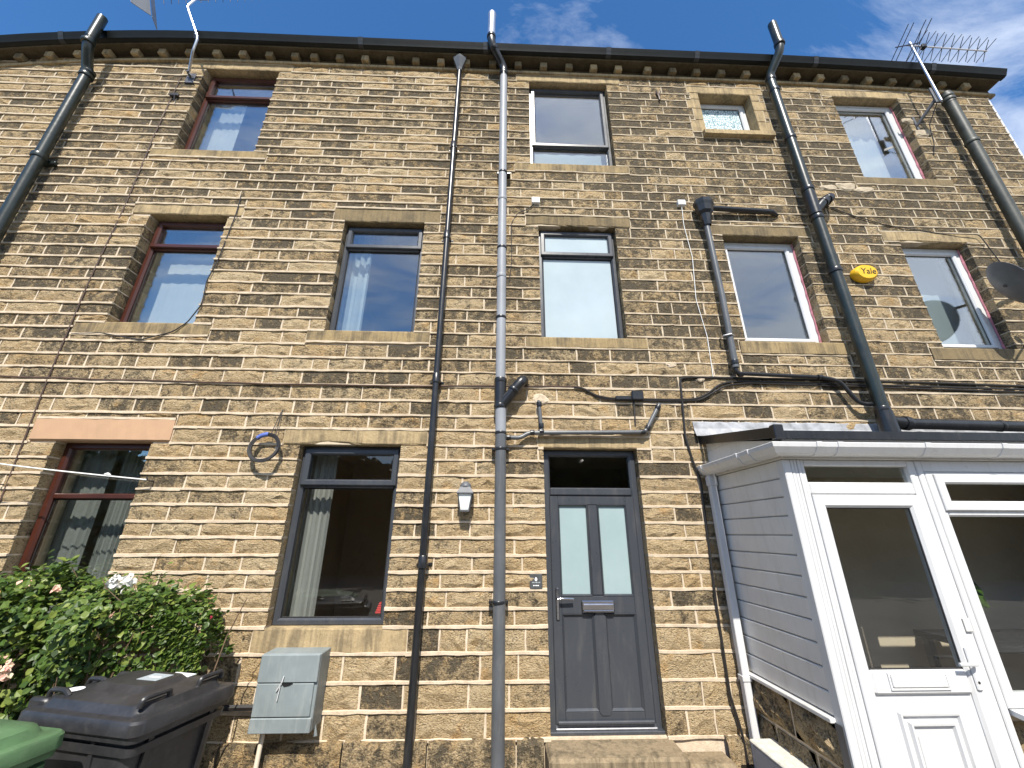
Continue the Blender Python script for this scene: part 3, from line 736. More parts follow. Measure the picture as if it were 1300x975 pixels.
# ------------------------------------------------------------------ front door
def grey_door():
    x0, x1, z0, z1 = OP['DR']; x0 += .004; x1 -= .004; rec = .085
    q = MB(); q.loop(x0, x1, z0+.0, z1-.004, frame_prof(.065, rec, .08)); q.bbox(x0+.06, x1-.06, rec+.002, rec+.07, 2.155, 2.235, .014)
    d = q.build('door', 'grey_upvc', H[1])
    pane(d, x0+.065, x1-.065, 2.235, z1-.07, rec+.035, 'dark_glass')
    a, c, e, f_ = x0+.055, x1-.055, .315, 2.15; y = rec-.004
    q = MB()
    gx = [(a+.082, .884), (.986, c-.082)]
    # leaf: stiles and rails as bevelled boxes set edge to edge
    q.bbox(a, a+.082, y, y+.06, e, f_, .004); q.bbox(c-.082, c, y, y+.06, e, f_, .004)
    q.bbox(a+.082, c-.082, y+.001, y+.06, f_-.08, f_, .004); q.bbox(a+.082, c-.082, y+.001, y+.06, 1.125, 1.268, .004); q.bbox(a+.082, c-.082, y+.001, y+.06, e, e+.085, .004)
    q.bbox(.884, .986, y+.002, y+.06, 1.268, f_-.08, .01)
    # rounded centre bar over the lower panel
    q.prism([(.905, e+.06), (.968, e+.06), (.988, e+.085), (.988, 1.10), (.968, 1.135), (.905, 1.135), (.884, 1.10), (.884, e+.085)], 'y', y-.006, y+.03)
    leaf = q.build('door_leaf', 'grey_upvc', d)
    for xa, xb in gx:
        pane(d, xa+.012, xb-.012, 1.268+.012, f_-.092, y+.022, 'frosted_glass')
        q = MB(); q.loop(xa-.002, xb+.002, 1.266, f_-.078, [(0, y+.003), (.004, y-.004), (.016, y+.012), (.016, y+.03)]); q.build('glazing_bead', 'grey_upvc', d)
    for xa, xb in gx:
        q = MB(); q.box(xa-.01, xb+.01, y+.020, y+.04, e+.08, 1.13); q.loop(xa-.004, xb+.004, e+.083, 1.127, [(0, y+.006), (.006, y-.003), (.022, y+.014), (.022, y+.03)]); q.build('door_panel', 'grey_upvc', d)
    q = MB(); q.bbox(a+.028, a+.060, y-.014, y, 1.075, 1.335, .008); q.tube([(a+.044, y-.014, 1.245), (a+.044, y-.05, 1.245)], .012, 10)
    q.tube(bent([(a+.040, y-.048, 1.248), (a+.10, y-.052, 1.252), (a+.185, y-.046, 1.248)], .03), [.012]*3+[.0115]*5 if False else .0115, 10); q.tube([(a+.044, y-.02, 1.13), (a+.044, y-.012, 1.13)], .010, 10)
    q.build('handle', 'chrome', d, smooth=True)
    q = MB(); q.bbox(.775, 1.075, y-.022, y-.002, 1.135, 1.232, .008); q.prism([(y-.022, 1.212), (y-.034, 1.208), (y-.038, 1.200), (y-.026, 1.165), (y-.022, 1.165)], 'x', .79, 1.06); q.bbox(.785, 1.065, y-.036, y-.02, 1.143, 1.158, .005)
    q.build('letterbox', 'chrome', d, smooth=False)
    q = MB(); q.bbox(x0-.002, x1+.002, rec-.055, rec+.05, z0-.002, z0+.022, .004); q.cur = 1; q.bbox(x0+.05, x1-.05, rec-.03, rec+.03, z0+.022, z0+.036, .004); q.cur = 0
    q.build('threshold', ['grey_upvc', 'steel'], d)
    q = MB(); q.bbox(a+.01, c-.01, y-.03, y, e+.002, e+.03, .008); q.build('weather_bar', 'grey_upvc', d)
    q = MB(); q.box(x0, x1, rec+.3, 1.9, .25, .26); q.add([(x0-.4, 1.9, .25), (x1+.4, 1.9, .25), (x1+.4, 1.9, 2.7), (x0-.4, 1.9, 2.7)], [(0, 1, 2, 3)]); q.box(x0-.4, x1+.4, .25, 1.9, 2.7, 2.72); q.box(x0-.42, x0-.4, .25, 1.9, .25, 2.7); q.box(x1+.4, x1+.42, .25, 1.9, .25, 2.7)
    q.build('hallway', 'taupe_paint', H[1], recalc=False)
grey_door()

# ------------------------------------------------------------------ pipes
def collar(mb, p, d, r, w=.05, n=14):
    p = Vector(p); d = Vector(d).normalized()
    mb.tube([p-d*w/2, p-d*w*.36, p+d*w*.36, p+d*w/2], [r*.96, r, r, r*.96], n)
def collars(par, mat, items, w=.05, name='collar', n=14):
    for p, d, r in items: q_ = MB(); collar(q_, p, d, r, w, n); q_.build(name, mat, par, True)
def bracket(mb, x, y, z, r):
    mb.bbox(x-r-.035, x+r+.035, .0, .014, z-.016, z+.016, .003)
    mb.tube([(x-r-.012, .0, z), (x-r-.004, y, z), (x, y-r-.004, z), (x+r+.004, y, z), (x+r+.012, .0, z)], .007, 6)
SP = 'waste pipes of the terrace'
# black rainwater downpipe with hopper
T = thing('rainwater_downpipe', 'glossy black downpipe with a small hopper under the gutter, between the grey windows', 'downpipe', (-.66, -.085, 0))
q = MB(); q.tube([(-.665, -.085, 0), (-.655, -.085, 8.22)], .034, 16); q.build('pipe', 'black_plastic', T, True)
for z in (1.57, 3.33, 5.19, 6.69):
    q = MB(); q.tube([(-.66, -.085, z-.06), (-.66, -.085, z-.055), (-.66, -.085, z+.04), (-.66, -.085, z+.05)], [.034, .043, .043, .036], 16); q.build('socket', 'black_plastic', T, True)
    q = MB(); q.bbox(-.66-.075, -.66+.075, -.012, .004, z-.05, z-.015, .004); q.tube([(-.66-.058, 0, z-.032), (-.66-.058, -.03, z-.032)], .009, 6); q.tube([(-.66+.058, 0, z-.032), (-.66+.058, -.03, z-.032)], .009, 6); q.bbox(-.66-.048, -.66+.048, -.10, -.01, z-.045, z-.02, .006); q.build('bracket', 'black_plastic', T)
q = MB(); rows = []
for z, r in ((8.20, .037), (8.24, .042), (8.255, .045), (8.40, .105), (8.42, .11), (8.44, .11)):
    rows.append([(-.655+r*cos(2*pi*(j+.5)/6), -.095+r*.8*sin(2*pi*(j+.5)/6), z) for j in range(6)])
q.grid(rows, close=True); q.add(rows[-1], [tuple(range(6))]); q.build('hopper', 'grey_pipe', T)
# grey soil pipe with steel flue cap
T = thing('soil_pipe', 'grey soil pipe running from the ground to a silver vent above the gutter', 'soil pipe', (.02, -.1, 0), SP)
q = MB(); q.tube([(.03, -.1, 0), (.022, -.1, 2.72)], .055, 20); q.build('lower_pipe', 'grey_pipe', T, True)['label'] = 'dark grey lower length'
q = MB(); q.tube([(.022, -.1, 2.72), (.012, -.1, 3.28)], .055, 20); q.tube([(.012, -.1, 3.30), (0, -.1, 8.15)], .053, 20); q.build('upper_pipe', 'silver_pipe', T, True)['label'] = 'pale silver-grey upper length'
q = MB(); path = bent([(0, -.1, 8.1), (-.0, -.11, 8.27), (-.185, -.29, 8.50), (-.19, -.3, 8.70)], .1, 5); q.tube(path, .058, 18); collar(q, (-.0, -.103, 8.15), (0, 0, 1), .066, .06); collar(q, (-.15, -.255, 8.455), (-.185, -.18, .23), .066, .05); collar(q, (-.19, -.3, 8.64), (0, 0, 1), .066, .05); q.build('offset_bend', 'black_plastic', T, True)
q = MB(); q.tube([(-.19, -.3, 8.64), (-.19, -.3, 9.10), (-.19, -.3, 9.16), (-.19, -.3, 9.20)], [.058, .058, .066, .052], 18); q.build('vent_terminal', 'steel', T, True)
q = MB(); q.tube([(.012, -.1, 3.00), (.012, -.1, 3.32)], .062, 20); q.tube(bent([(.02, -.1, 3.02), (.16, -.13, 3.20), (.25, -.13, 3.31), (.26, .01, 3.33)], .06, 5), .055, 16); collar(q, (.012, -.1, 3.30), (0, 0, 1), .066, .05); collar(q, (.012, -.1, 3.02), (0, 0, 1), .066, .045); collar(q, (.15, -.128, 3.19), (.6, 0, .8), .062, .035); q.build('branch', 'black_plastic', T, True)
collars(T, 'black_plastic', [((.02 if z < 3 else .008, -.1, z), (0, 0, 1), .061) for z in (2.58, 2.74, 1.245, 4.05, 5.0, 6.2)], .028, 'clip')
for z in (1.245, 2.58, 6.2): q = MB(); q.bbox(.02-.085, .02+.085, -.11, .0, z-.012, z+.012, .003); q.build('bracket', 'black_plastic', T)
for z in (5.76, 4.6):
    q = MB(); collar(q, (.005, -.1, z), (0, 0, 1), .060, .05); q.build('coupling', 'silver_pipe', T, True)
# old cast iron soil pipe on the left
T = thing('soil_pipe', 'dark green iron soil pipe at the far left with an open top', 'soil pipe', (-5.8, -.13, 0), SP)
q = MB(); q.tube([(-5.80, -.13, 0), (-5.78, -.13, 7.72)], .062, 18); q.tube(bent([(-5.78, -.13, 7.70), (-5.78, -.15, 7.82), (-5.72, -.31, 8.08), (-5.72, -.32, 8.3)], .08, 4), .06, 18); q.build('pipe', 'green_iron', T, True)
q = MB(); q.hollow((-5.72, -.32, 8.2), (-5.72, -.32, 8.66), .06, .06, 18); q.build('vent_terminal', 'green_iron', T, True)
collars(T, 'green_iron', [((-5.78, -.13, 7.72), (0, 0, 1), .078), ((-5.78, -.13, 7.80), (0, 0, 1), .078), ((-5.72, -.32, 8.12), (0, 0, 1), .076)])
for z in (6.2, 4.4, 2.6): q = MB(); collar(q, (-5.79, -.13, z), (0, 0, 1), .078, .06); q.bbox(-5.79-.12, -5.79+.12, -.06, .004, z-.025, z+.025, .006); q.build('collar', 'green_iron', T, True)
# right soil pipe (stands on the porch roof end)
T = thing('soil_pipe', 'black soil pipe standing on the porch flashing with an open top above the gutter', 'soil pipe', (4.0, -.15, 2.82), SP)
q = MB(); q.tube([(4.0, -.15, 2.86), (3.99, -.15, 8.16)], .062, 20); q.tube(bent([(3.99, -.15, 8.12), (3.99, -.16, 8.24), (4.09, -.36, 8.52), (4.09, -.37, 8.75)], .09, 4), .06, 18); q.build('pipe', 'green_iron', T, True)
q = MB(); q.hollow((4.09, -.37, 8.66), (4.09, -.37, 9.10), .06, .06, 18); q.build('vent_terminal', 'green_iron', T, True)
collars(T, 'black_plastic', [((3.995, -.15, z), (0, 0, 1), .073) for z in (8.16, 7.92, 6.95, 4.75, 6.02, 5.55, 3.02)]+[((4.09, -.37, 8.62), (0, 0, 1), .072)], .055)
q = MB(); q.tube([(3.99, -.15, 5.60), (3.99, -.15, 5.95)], .07, 18); q.tube(bent([(4.0, -.15, 5.66), (4.12, -.17, 5.80), (4.26, -.17, 5.90), (4.30, .01, 5.92)], .06, 4), .055, 16); collar(q, (4.13, -.165, 5.80), (.7, 0, .6), .066, .035); collar(q, (4.20, -.17, 5.85), (.7, 0, .5), .062, .03); q.build('branch', 'black_plastic', T, True)
q = MB(); q.tube([(4.0, -.15, 2.71), (4.0, -.15, 2.74), (4.0, -.15, 3.0)], [.088, .088, .075], 18); q.tube([(4.0, -.15, 2.90), (4.22, -.15, 2.875)], .062, 16); collar(q, (4.20, -.15, 2.877), (1, 0, -.1), .074, .06); q.build('foot_bend', 'black_plastic', T, True)
T = thing('waste_pipe', 'thick black pipe lying along the wall above the porch roof at the right', 'waste pipe', (5.7, -.15, 2.8), SP)
q = MB(); q.tube([(4.22, -.15, 2.873), (7.45, -.15, 2.83)], .056, 16); q.build('pipe', 'black_plastic', T, True)
collars(T, 'black_plastic', [((x, -.15, 2.86), (1, 0, -.01), .062) for x in (5.2, 6.4)], .04)
# far right pipe
T = thing('soil_pipe', 'mossy green open-topped pipe at the right end of the terrace', 'soil pipe', (6.64, -.15, 0), SP)
q = MB(); q.tube([(6.64, -.15, 0), (6.64, -.15, 7.8)], .066, 18); q.build('pipe', 'mossy_iron', T, True)
q = MB(); q.hollow((6.64, -.15, 7.78), (6.64, -.15, 8.0), .066, .066, 18); q.build('vent_terminal', 'mossy_iron', T, True)
collars(T, 'mossy_iron', [((6.64, -.15, z), (0, 0, 1), .078) for z in (7.86, 7.93, 7.0, 4.9)])
# hopper waste pipe between soil pipe and white windows
T = thing('hopper_pipe', 'black hopper head with a short downpipe left of the white window', 'waste pipe', (2.55, -.1, 3.4), SP)
q = MB(); rows = []
for z, r in ((5.42, .045), (5.50, .06), (5.58, .07), (5.62, .10), (5.70, .11), (5.74, .125), (5.79, .125)):
    rows.append([(2.58+r*cos(2*pi*(j+.5)/8), -.115+r*.85*sin(2*pi*(j+.5)/8), z) for j in range(8)])
q.grid(rows, close=True); q.add(rows[-1], [tuple(range(8))]); q.build('hopper', 'black_plastic', T)
q = MB(); q.tube([(2.70, -.08, 5.735), (3.5, -.06, 5.72), (3.60, -.02, 5.70)], [.034, .036, .02], 12); q.build('inlet_pipe', 'black_plastic', T, True)
q = MB(); q.tube([(2.575, -.1, 5.45), (2.585, -.09, 4.4), (2.57, -.085, 3.50)], .036, 14); q.build('downpipe', 'grey_pipe', T, True)
q = MB(); q.tube(bent([(2.57, -.085, 3.54), (2.57, -.08, 3.435), (3.56, -.06, 3.41), (3.70, -.08, 3.36), (3.82, -.10, 3.10), (3.97, -.12, 3.09)], .06, 4), .022, 12)
for x in (2.62, 3.5): collar(q, (x, -.07, 3.43 if x < 3 else 3.41), (1, 0, 0), .028, .05)
collar(q, (2.57, -.085, 3.56), (0, 0, 1), .042, .05)
q.build('outlet_pipe', 'black_plastic', T, True)
q = MB(); q.tube([(2.50, -.0, 3.88), (2.50, -.1, 3.88), (2.57, -.135, 3.885), (2.63, -.09, 3.89), (2.63, 0, 3.89)], .008, 6); q.build('wire_tie', 'steel', T)
# waste pipe over the door
T = thing('waste_pipe', 'thin grey waste pipe with a riser at each end, crossing above the door', 'waste pipe', (.8, -.07, 2.73), SP)
q = MB(); q.tube(bent([(.08, -.09, 2.70), (.22, -.075, 2.70), (.30, -.065, 2.755), (1.50, -.065, 2.775), (1.68, -.065, 3.075), (1.70, .0, 3.09)], .05, 4), .022, 12); q.build('pipe', 'grey_pipe', T, True)
q = MB(); q.tube(bent([(.435, -.065, 2.77), (.415, -.06, 3.09), (.415, .01, 3.11)], .03, 4), .019, 12); q.build('riser', 'grey_pipe', T, True)
collars(T, 'black_plastic', [(p, d, .029) for p, d in (((.10, -.09, 2.70), (1, 0, 0)), ((.34, -.065, 2.757), (1, 0, .05)), ((.435, -.065, 2.77), (1, 0, 0)), ((.432, -.064, 2.83), (0, 0, 1)), ((.417, -.06, 3.06), (0, 0, 1)), ((1.47, -.065, 2.775), (1, 0, 0)), ((1.53, -.065, 2.82), (.5, 0, .86)), ((1.66, -.065, 3.04), (.5, 0, .86)))], .045, n=10)

# ------------------------------------------------------------------ cables
def cable(name, label, pts, r, mat, cat='cable', rad=.04, smooth=True, group='cables on the wall'):
    o_ = Vector(pts[0]); q = MB(); q.tube(bent(pts, rad, 3), r, 6); return tag(q.build(name, mat, None, smooth, origin=o_), label, cat, group)
wig = lambda x0, x1, z0, z1, y, n: [(x0+(x1-x0)*i/n, y, z0+(z1-z0)*i/n+random.uniform(-.008, .008)) for i in range(n+1)]
cable('cable', 'brown cable running level across the wall above the ground-floor windows', wig(-7.0, -2.7, 3.335, 3.262, -.022, 12)+wig(-2.4, .86, 3.258, 3.268, -.022, 10), .009, 'cable_brown')
cable('cable', 'thin brown cable hanging down the wall left of the brown-framed windows', [(-4.64, -.02, 7.94), (-4.655, -.02, 6.8), (-4.63, -.02, 5.6), (-4.66, -.02, 4.5), (-4.64, -.02, 3.3), (-4.58, -.02, 2.04)], .007, 'cable_brown')
cable('cable', 'thin black cable dropping beside the middle brown-framed window and looping under its sill', [(-3.28, -.02, 5.77), (-3.27, -.025, 5.5), (-3.31, -.025, 4.8), (-3.36, -.03, 4.5), (-3.33, -.03, 4.2), (-3.43, -.02, 3.97), (-3.55, -.03, 3.84), (-3.85, -.03, 3.74), (-4.1, -.03, 3.78), (-4.3, -.02, 3.82), (-4.6, -.02, 3.80)], .006, 'cable_black')
T = thing('cable_bundle', 'black cable bundle with a junction box above the door', 'cable', (1.3, -.03, 3.15), 'cables on the wall')
q = MB(); q.tube(bent([(.80, -.025, 3.27), (.90, -.03, 3.255), (1.02, -.03, 3.175), (1.18, -.03, 3.145), (1.85, -.03, 3.14), (2.10, -.03, 3.15), (2.22, -.03, 3.20), (2.40, -.03, 3.33), (2.60, -.03, 3.365), (7.4, -.03, 3.29)], .06, 3), .011, 6); q.tube(bent([(.92, -.025, 3.235), (1.05, -.025, 3.15), (1.2, -.028, 3.13), (1.9, -.028, 3.125), (2.15, -.03, 3.14), (2.45, -.03, 3.31), (2.7, -.03, 3.345), (7.4, -.03, 3.255)], .06, 3), .009, 6); q.build('cable', 'cable_black', T, True)
q = MB(); q.bbox(1.23, 1.40, -.06, -.005, 3.125, 3.17, .008); q.build('connector', 'black_plastic', T); q = MB(); q.bbox(1.405, 1.53, -.065, 0, 3.125, 3.23, .01); q.build('junction_box', 'black_plastic', T)
q = MB(); q.tube([(1.43, -.02, 3.12), (1.42, -.015, 2.86)], .009, 6); q.build('tail', 'cable_black', T, True)
cable('cable', 'black cable looping down the wall beside the porch gutter', [(7.4, -.022, 3.325), (4.6, -.022, 3.385), (2.1, -.025, 3.405), (1.965, -.025, 3.39), (1.955, -.025, 3.2), (1.925, -.025, 2.75), (1.96, -.03, 2.5), (2.01, -.03, 2.3), (1.97, -.03, 1.2), (1.96, -.04, .55), (2.0, -.06, .3), (2.01, -.06, 0)], .012, 'cable_black')
cable('cable', 'thin pale cable hanging from the right white sensor box', [(2.345, -.03, 5.82), (2.33, -.02, 5.5), (2.36, -.025, 5.0), (2.31, -.02, 4.4), (2.36, -.02, 3.9), (2.34, -.02, 3.4)], .004, 'rope_white')
cable('cable', 'thin cable looping from the left white sensor box to the grey soil pipe', [(.43, -.02, 5.80), (.33, -.03, 5.68), (.2, -.02, 5.62), (.12, -.02, 5.45), (.13, -.02, 4.9), (.10, -.02, 4.6)], .005, 'cable_black')
# coil
T = thing('cable_coil', 'coil of black cable hanging on the wall with a blue tape wrap', 'cable coil', (-2.26, -.05, 2.57))
q = MB(); C0 = Vector((-2.26, -.075, 2.575))
for k in range(6):
    r0 = .133+.010*(k % 3-1); oy = -.010*(k//3)+random.uniform(-.003, .003)
    pts = [C0+Vector(((r0+.003*sin(3*a+k))*cos(a), oy-.045*(.5-.5*sin(a)), (r0+.003*sin(3*a+k))*sin(a))) for a in [2*pi*i/28 for i in range(29)]]
    q.tube(pts, .0075, 6)
q.build('coil', 'cable_black', T, True)
q = MB(); q.tube([C0+Vector((.135*cos(a), -.006, .135*sin(a))) for a in [R(88+6*i) for i in range(9)]], .021, 10); q.build('tape', 'blue_tape', T, True)
q = MB(); q.tube([(-2.25, -.06, 2.70), (-2.215, -.02, 2.96)], .004, 5); q.tube([(-2.20, -.06, 2.70), (-2.205, -.02, 2.98)], .004, 5); q.build('cord', 'cable_black', T, True)
# washing line
T = thing('washing_line', 'white washing line tied to a hook beside the brown window above the hedge', 'washing line', (-3.28, 0, 2.27))
q = MB(); P0, P1 = Vector((-3.275, -.09, 2.265)), Vector((-6.2, -.55, 2.66)); q.tube([P0+(P1-P0)*t_+Vector((0, 0, -.05*sin(pi*t_))) for t_ in [i/16 for i in range(17)]], .006, 6); q.build('rope', 'rope_white', T, True)
q = MB(); c1 = P0+(P1-P0)*.11; q.tube([c1+Vector((.03, 0, -.008)), c1, c1-Vector((.03, 0, 0))], [.004, .014, .004], 7); q.build('knot', 'rope_white', T, True)
q = MB(); q.tube(bent([(-3.27, .01, 2.26), (-3.27, -.085, 2.26), (-3.275, -.10, 2.29)], .02), .006, 6); q.build('hook', 'dark_steel', T, True)
T = thing('wall_hook', 'small dark hook in the wall left of the brown window above the hedge', 'hook', (-4.75, 0, 2.27))
q = MB(); q.tube(bent([(-4.62, .01, 2.22), (-4.62, -.06, 2.22), (-4.62, -.07, 2.26)], .02), .006, 6); q.build('hook', 'dark_steel', T, True)
T2 = T
q = MB(); q.tube([(2.31, .01, 7.93), (2.31, -.03, 7.93), (2.285, -.035, 8.01)], .014, 6); q.tube([(2.31, -.03, 7.93), (2.345, -.035, 8.01)], .014, 6); q.tube([(2.31, -.03, 7.94), (2.315, -.032, 7.82)], .014, 6)
tag(q.build('wall_hook', 'cable_brown', None, origin=(2.31, 0, 8.0)), 'rusty Y-shaped iron hook on the wall between the top middle window and the small window', 'hook')

# ------------------------------------------------------------------ small fittings
for x, z, l in ((.435, 5.82, 'small white box on the wall left of the hopper, above the frosted middle window'), (2.345, 5.85, 'small white box on the wall just left of the black hopper head')):
    T = thing('sensor_box', l, 'box', (x, 0, z), 'white boxes on the wall'); q = MB(); q.bbox(x-.052, x+.052, -.055, .0, z-.045, z+.045, .006); q.build('casing', 'white_upvc', T)
    q = MB(); q.bbox(x-.04, x+.04, -.058, -.054, z-.035, z+.035, .002); q.build('cover', 'dirty_upvc', T)
T = thing('alarm_box', 'round yellow burglar alarm box with black lettering', 'alarm box', (4.45, -.04, 4.79))
q = MB(); rows = []
for y, k in ((.01, .9), (-.015, .98), (-.045, 1), (-.085, .95), (-.105, .80)):
    rows.append([(4.45+.150*k*cos(a), y-.012*sin(a)*(k < .97), 4.79+.105*k*sin(a)) for a in [2*pi*i/28 for i in range(28)]])
q.grid(rows, close=True); q.add(rows[-1], [tuple(range(28))]); q.build('casing', 'yellow_plastic', T, True)
q = MB(); text_mesh(q, 'Yale', .105, lambda c: (4.462+c.x*1.05, -.107-c.z-.012*(c.y/.105), 4.795+c.y)); q.build('lettering', 'black_print', T)
# lantern
T = thing('wall_lantern', 'grey wall lantern with a white tapered glass, left of the grey soil pipe', 'lantern', (-.305, 0, 2.1)); X = -.305; Y = -.10
q = MB(); q.bbox(X-.045, X+.045, -.02, .0, 2.02, 2.26, .006); q.tube([(X, -.01, 2.20), (X, -.06, 2.235), (X, Y, 2.20)], .012, 8); q.build('back_plate', 'lantern_grey', T)
def ring(r, z, n=4, rot=pi/4): return [(X+r*cos(rot+2*pi*j/n), Y+r*sin(rot+2*pi*j/n), z) for j in range(n)]
q = MB(); q.grid([ring(.108, 2.150), ring(.108, 2.160), ring(.066, 2.212), ring(.066, 2.218)], close=True); q.add(ring(.108, 2.150), [(0, 1, 2, 3)]); q.build('lamp_roof', 'lantern_grey', T)
q = MB(); q.grid([ring(.055, 2.214, 12), ring(.055, 2.225, 12), ring(.046, 2.245, 12), ring(.026, 2.262, 12), ring(.004, 2.268, 12)], close=True); q.build('lamp_cap', 'lantern_grey', T, True)
q = MB(); q.grid([ring(.050, 2.006), ring(.083, 2.148)], close=True); q.build('lamp_glass', 'lamp_glass', T)
q = MB()
for a, c in zip(ring(.055, 2.0), ring(.092, 2.152)): q.tube([a, c], .0055, 5)
q.grid([ring(.060, 1.992), ring(.062, 2.008)], close=True); q.add(ring(.060, 1.992), [(0, 1, 2, 3)]); q.build('lamp_frame', 'lantern_grey', T)
# plaque
T = thing('door_plaque', 'small square slate plaque with white print beside the grey door', 'plaque', (.356, 0, 1.40))
q = MB(); q.bbox(.298, .414, -.024, .0, 1.335, 1.460, .005); q.build('slate', 'slate_plaque', T)
q = MB(); q.add([(.356+.012*cos(a)*(1-.45*max(0, sin(a))), -.0255, 1.418+.017*sin(a)) for a in [2*pi*i/14 for i in range(14)]], [tuple(range(14))]); q.build('emblem', 'white_print', T)
q = MB()
for x, w, z in ((.320, .006, 1.386), (.330, .010, 1.386), (.345, .006, 1.386), (.356, .012, 1.386), (.373, .006, 1.386), (.383, .010, 1.386)): q.box(x, x+w, -.0256, -.0235, z, z+.009)
q.cur = 1
for x, w in ((.330, .010), (.343, .006), (.352, .012), (.367, .014)): q.box(x, x+w, -.0256, -.0235, 1.362, 1.370)
q.build('print', ['pale_print', 'white_print'], T)
# meter box
T = thing('meter_box', 'grey plastic gas meter box on the wall under the grey window', 'meter box', (-1.62, -.1, .39))
x0, x1 = -1.85, -1.388
q = MB(); q.bbox(x0, x1, -.205, .004, .39, .90, .006); q.build('casing', 'meter_grey', T)
q = MB(); q.bbox(x0+.002, x1-.002, -.226, -.203, .712, .898, .005); q.build('top_cover', 'meter_grey', T)
q = MB(); q.bbox(x0+.004, x1-.022, -.222, -.203, .493, .706, .004); q.build('door', 'meter_grey', T)
q = MB(); q.bbox(x0+.002, x1-.002, -.226, -.203, .392, .487, .005); q.build('base_cover', 'meter_grey', T)
q = MB(); xm = -1.655; q.prism([(xm, .708), (xm+.085, .708), (xm+.06, .695), (xm+.02, .688)], 'y', -.228, -.222); q.build('latch_slot', 'black_print', T)
q = MB(); q.tube([(xm-.03, -.232, .66), (xm+.005, -.238, .72), (xm+.012, -.234, .76)], .004, 5); q.tube([(xm-.005, -.232, .69), (xm-.012, -.234, .60)], .003, 5); q.build('cable_tie', 'white_upvc', T)
q = MB(); q.bbox(x0-.035, x0-.003, -.09, -.02, .76, .86, .005); q.build('side_clip', 'white_upvc', T)
q = MB(); q.tube([(x0+.075, -.13, .40), (x0+.065, -.13, 0)], .018, 10); q.build('supply_pipe', 'cream_paint', T, True)
q = MB(); q.tube([(x1-.01, -.12, .42), (x1+.012, -.12, .345), (x1-.004, -.12, .34)], .010, 6); q.build('lock_tab', 'meter_grey', T)
cable('cable', 'thick black conduit running from the meter box behind the bins', [(-1.86, -.06, .505), (-2.3, -.06, .50), (-2.7, -.06, .50)], .022, 'cable_black')

# ------------------------------------------------------------------ aerials
def yagi(T, mast, boom0, boom1, nel, L_el, tilt, refl=True, mesh_refl=False):
    q = MB(); q.tube(mast, .016, 8); q.build('mast', 'steel', T, True)
    b0, b1 = Vector(boom0), Vector(boom1); q = MB(); q.tube([b0, b1], .012, 6); q.build('boom', 'steel', T, True)
    d = (b1-b0).normalized(); e = Vector(tilt); e = (e-d*e.dot(d)).normalized(); u = d.cross(e).normalized()
    for i in range(nel):
        p = b0+(b1-b0)*(.12+.86*i/(nel-1)); q = MB(); l = L_el*(1-.25*i/nel)
        if mesh_refl: q.tube([p-e*l, p+e*l], .0045, 5)
        else: q.tube([p-e*l+u*.07, p, p+e*l+u*.07], .005, 5); q.tube([p-e*l-u*.05, p, p+e*l-u*.05], .005, 5)
        q.build('element', 'dark_steel', T)
    if mesh_refl:
        q = MB(); c = b0
        for s_ in (-1, 1):
            a, b_ = c+u*.01*s_, c+u*s_*.22-d*.10
            q.grid([[a-e*.30, a+e*.30], [b_-e*.30, b_+e*.30]]); q.tube([b_-e*.30, b_+e*.30], .008, 5); q.tube([a-e*.3, b_-e*.3], .006, 5); q.tube([a+e*.3, b_+e*.3], .006, 5)
        q.build('reflector', 'silver_pipe', T)
    elif refl:
        q = MB()
        for s_ in (.22, .12, -.10, -.20):
            p = b0+u*s_+d*.02; q.tube([p-e*.28, p+e*.28], .006, 5)
        q.tube([b0-u*.22, b0+u*.24], .009, 6); q.build('reflector', 'dark_steel', T)
    q = MB(); p = b0+(b1-b0)*.2; q.bbox(p.x-.035, p.x+.035, p.y-.03, p.y+.03, p.z-.05, p.z+.03, .01); q.build('dipole_box', 'black_plastic', T)
T = thing('tv_aerial', 'television aerial on a straight silver mast at the right end of the eaves', 'aerial', (6.2, 0, 7.6), 'television aerials')
yagi(T, [(6.27, -.30, 7.62), (6.27, -.30, 8.93)], (6.20, -.30, 8.86), (7.46, -.30, 8.80), 9, .18, (.45, -.8, .55))
q = MB(); q.tube([(6.14, -.01, 7.30), (6.14, -.01, 7.66)], .022, 4); q.tube([(6.14, -.02, 7.48), (6.25, -.27, 7.70)], .022, 4); q.bbox(6.22, 6.31, -.285, -.26, 7.62, 7.92, .004); q.build('bracket', 'lantern_grey', T)
q = MB(); q.tube([(6.27, -.29, 8.6), (6.43, -.30, 8.84)], .008, 5); q.build('stay', 'dark_steel', T)
q = MB(); q.tube([(6.28, -.28, 7.7), (6.22, -.1, 7.4), (6.25, -.03, 7.1), (6.18, -.02, 6.9)], .006, 5); q.build('lead', 'cable_black', T, True)
T = thing('tv_aerial', 'television aerial on a cranked silver mast at the top left', 'aerial', (-4.45, 0, 7.9), 'television aerials')
yagi(T, bent([(-4.50, -.07, 7.95), (-4.38, -.24, 8.15), (-4.32, -.30, 8.34), (-4.62, -.34, 8.98), (-4.50, -.34, 9.27)], .06, 3), (-5.22, -.34, 9.20), (-3.65, -.34, 9.36), 14, .13, (.1, -.35, .9), mesh_refl=True)
q = MB(); q.bbox(-4.56, -4.44, -.03, 0, 7.82, 8.02, .005); q.tube([(-4.50, -.0, 7.93), (-4.50, -.10, 7.96)], .02, 6); q.tube([(-4.54, -.08, 7.99), (-4.42, -.08, 7.88)], .008, 5); q.build('bracket', 'dark_steel', T)
q = MB(); q.tube(bent([(-4.78, -.34, 9.25), (-4.76, -.34, 9.15), (-4.4, -.34, 9.16), (-4.2, -.34, 9.22), (-4.18, -.34, 9.31)], .04, 3), .011, 6); q.build('stay', 'silver_pipe', T, True)
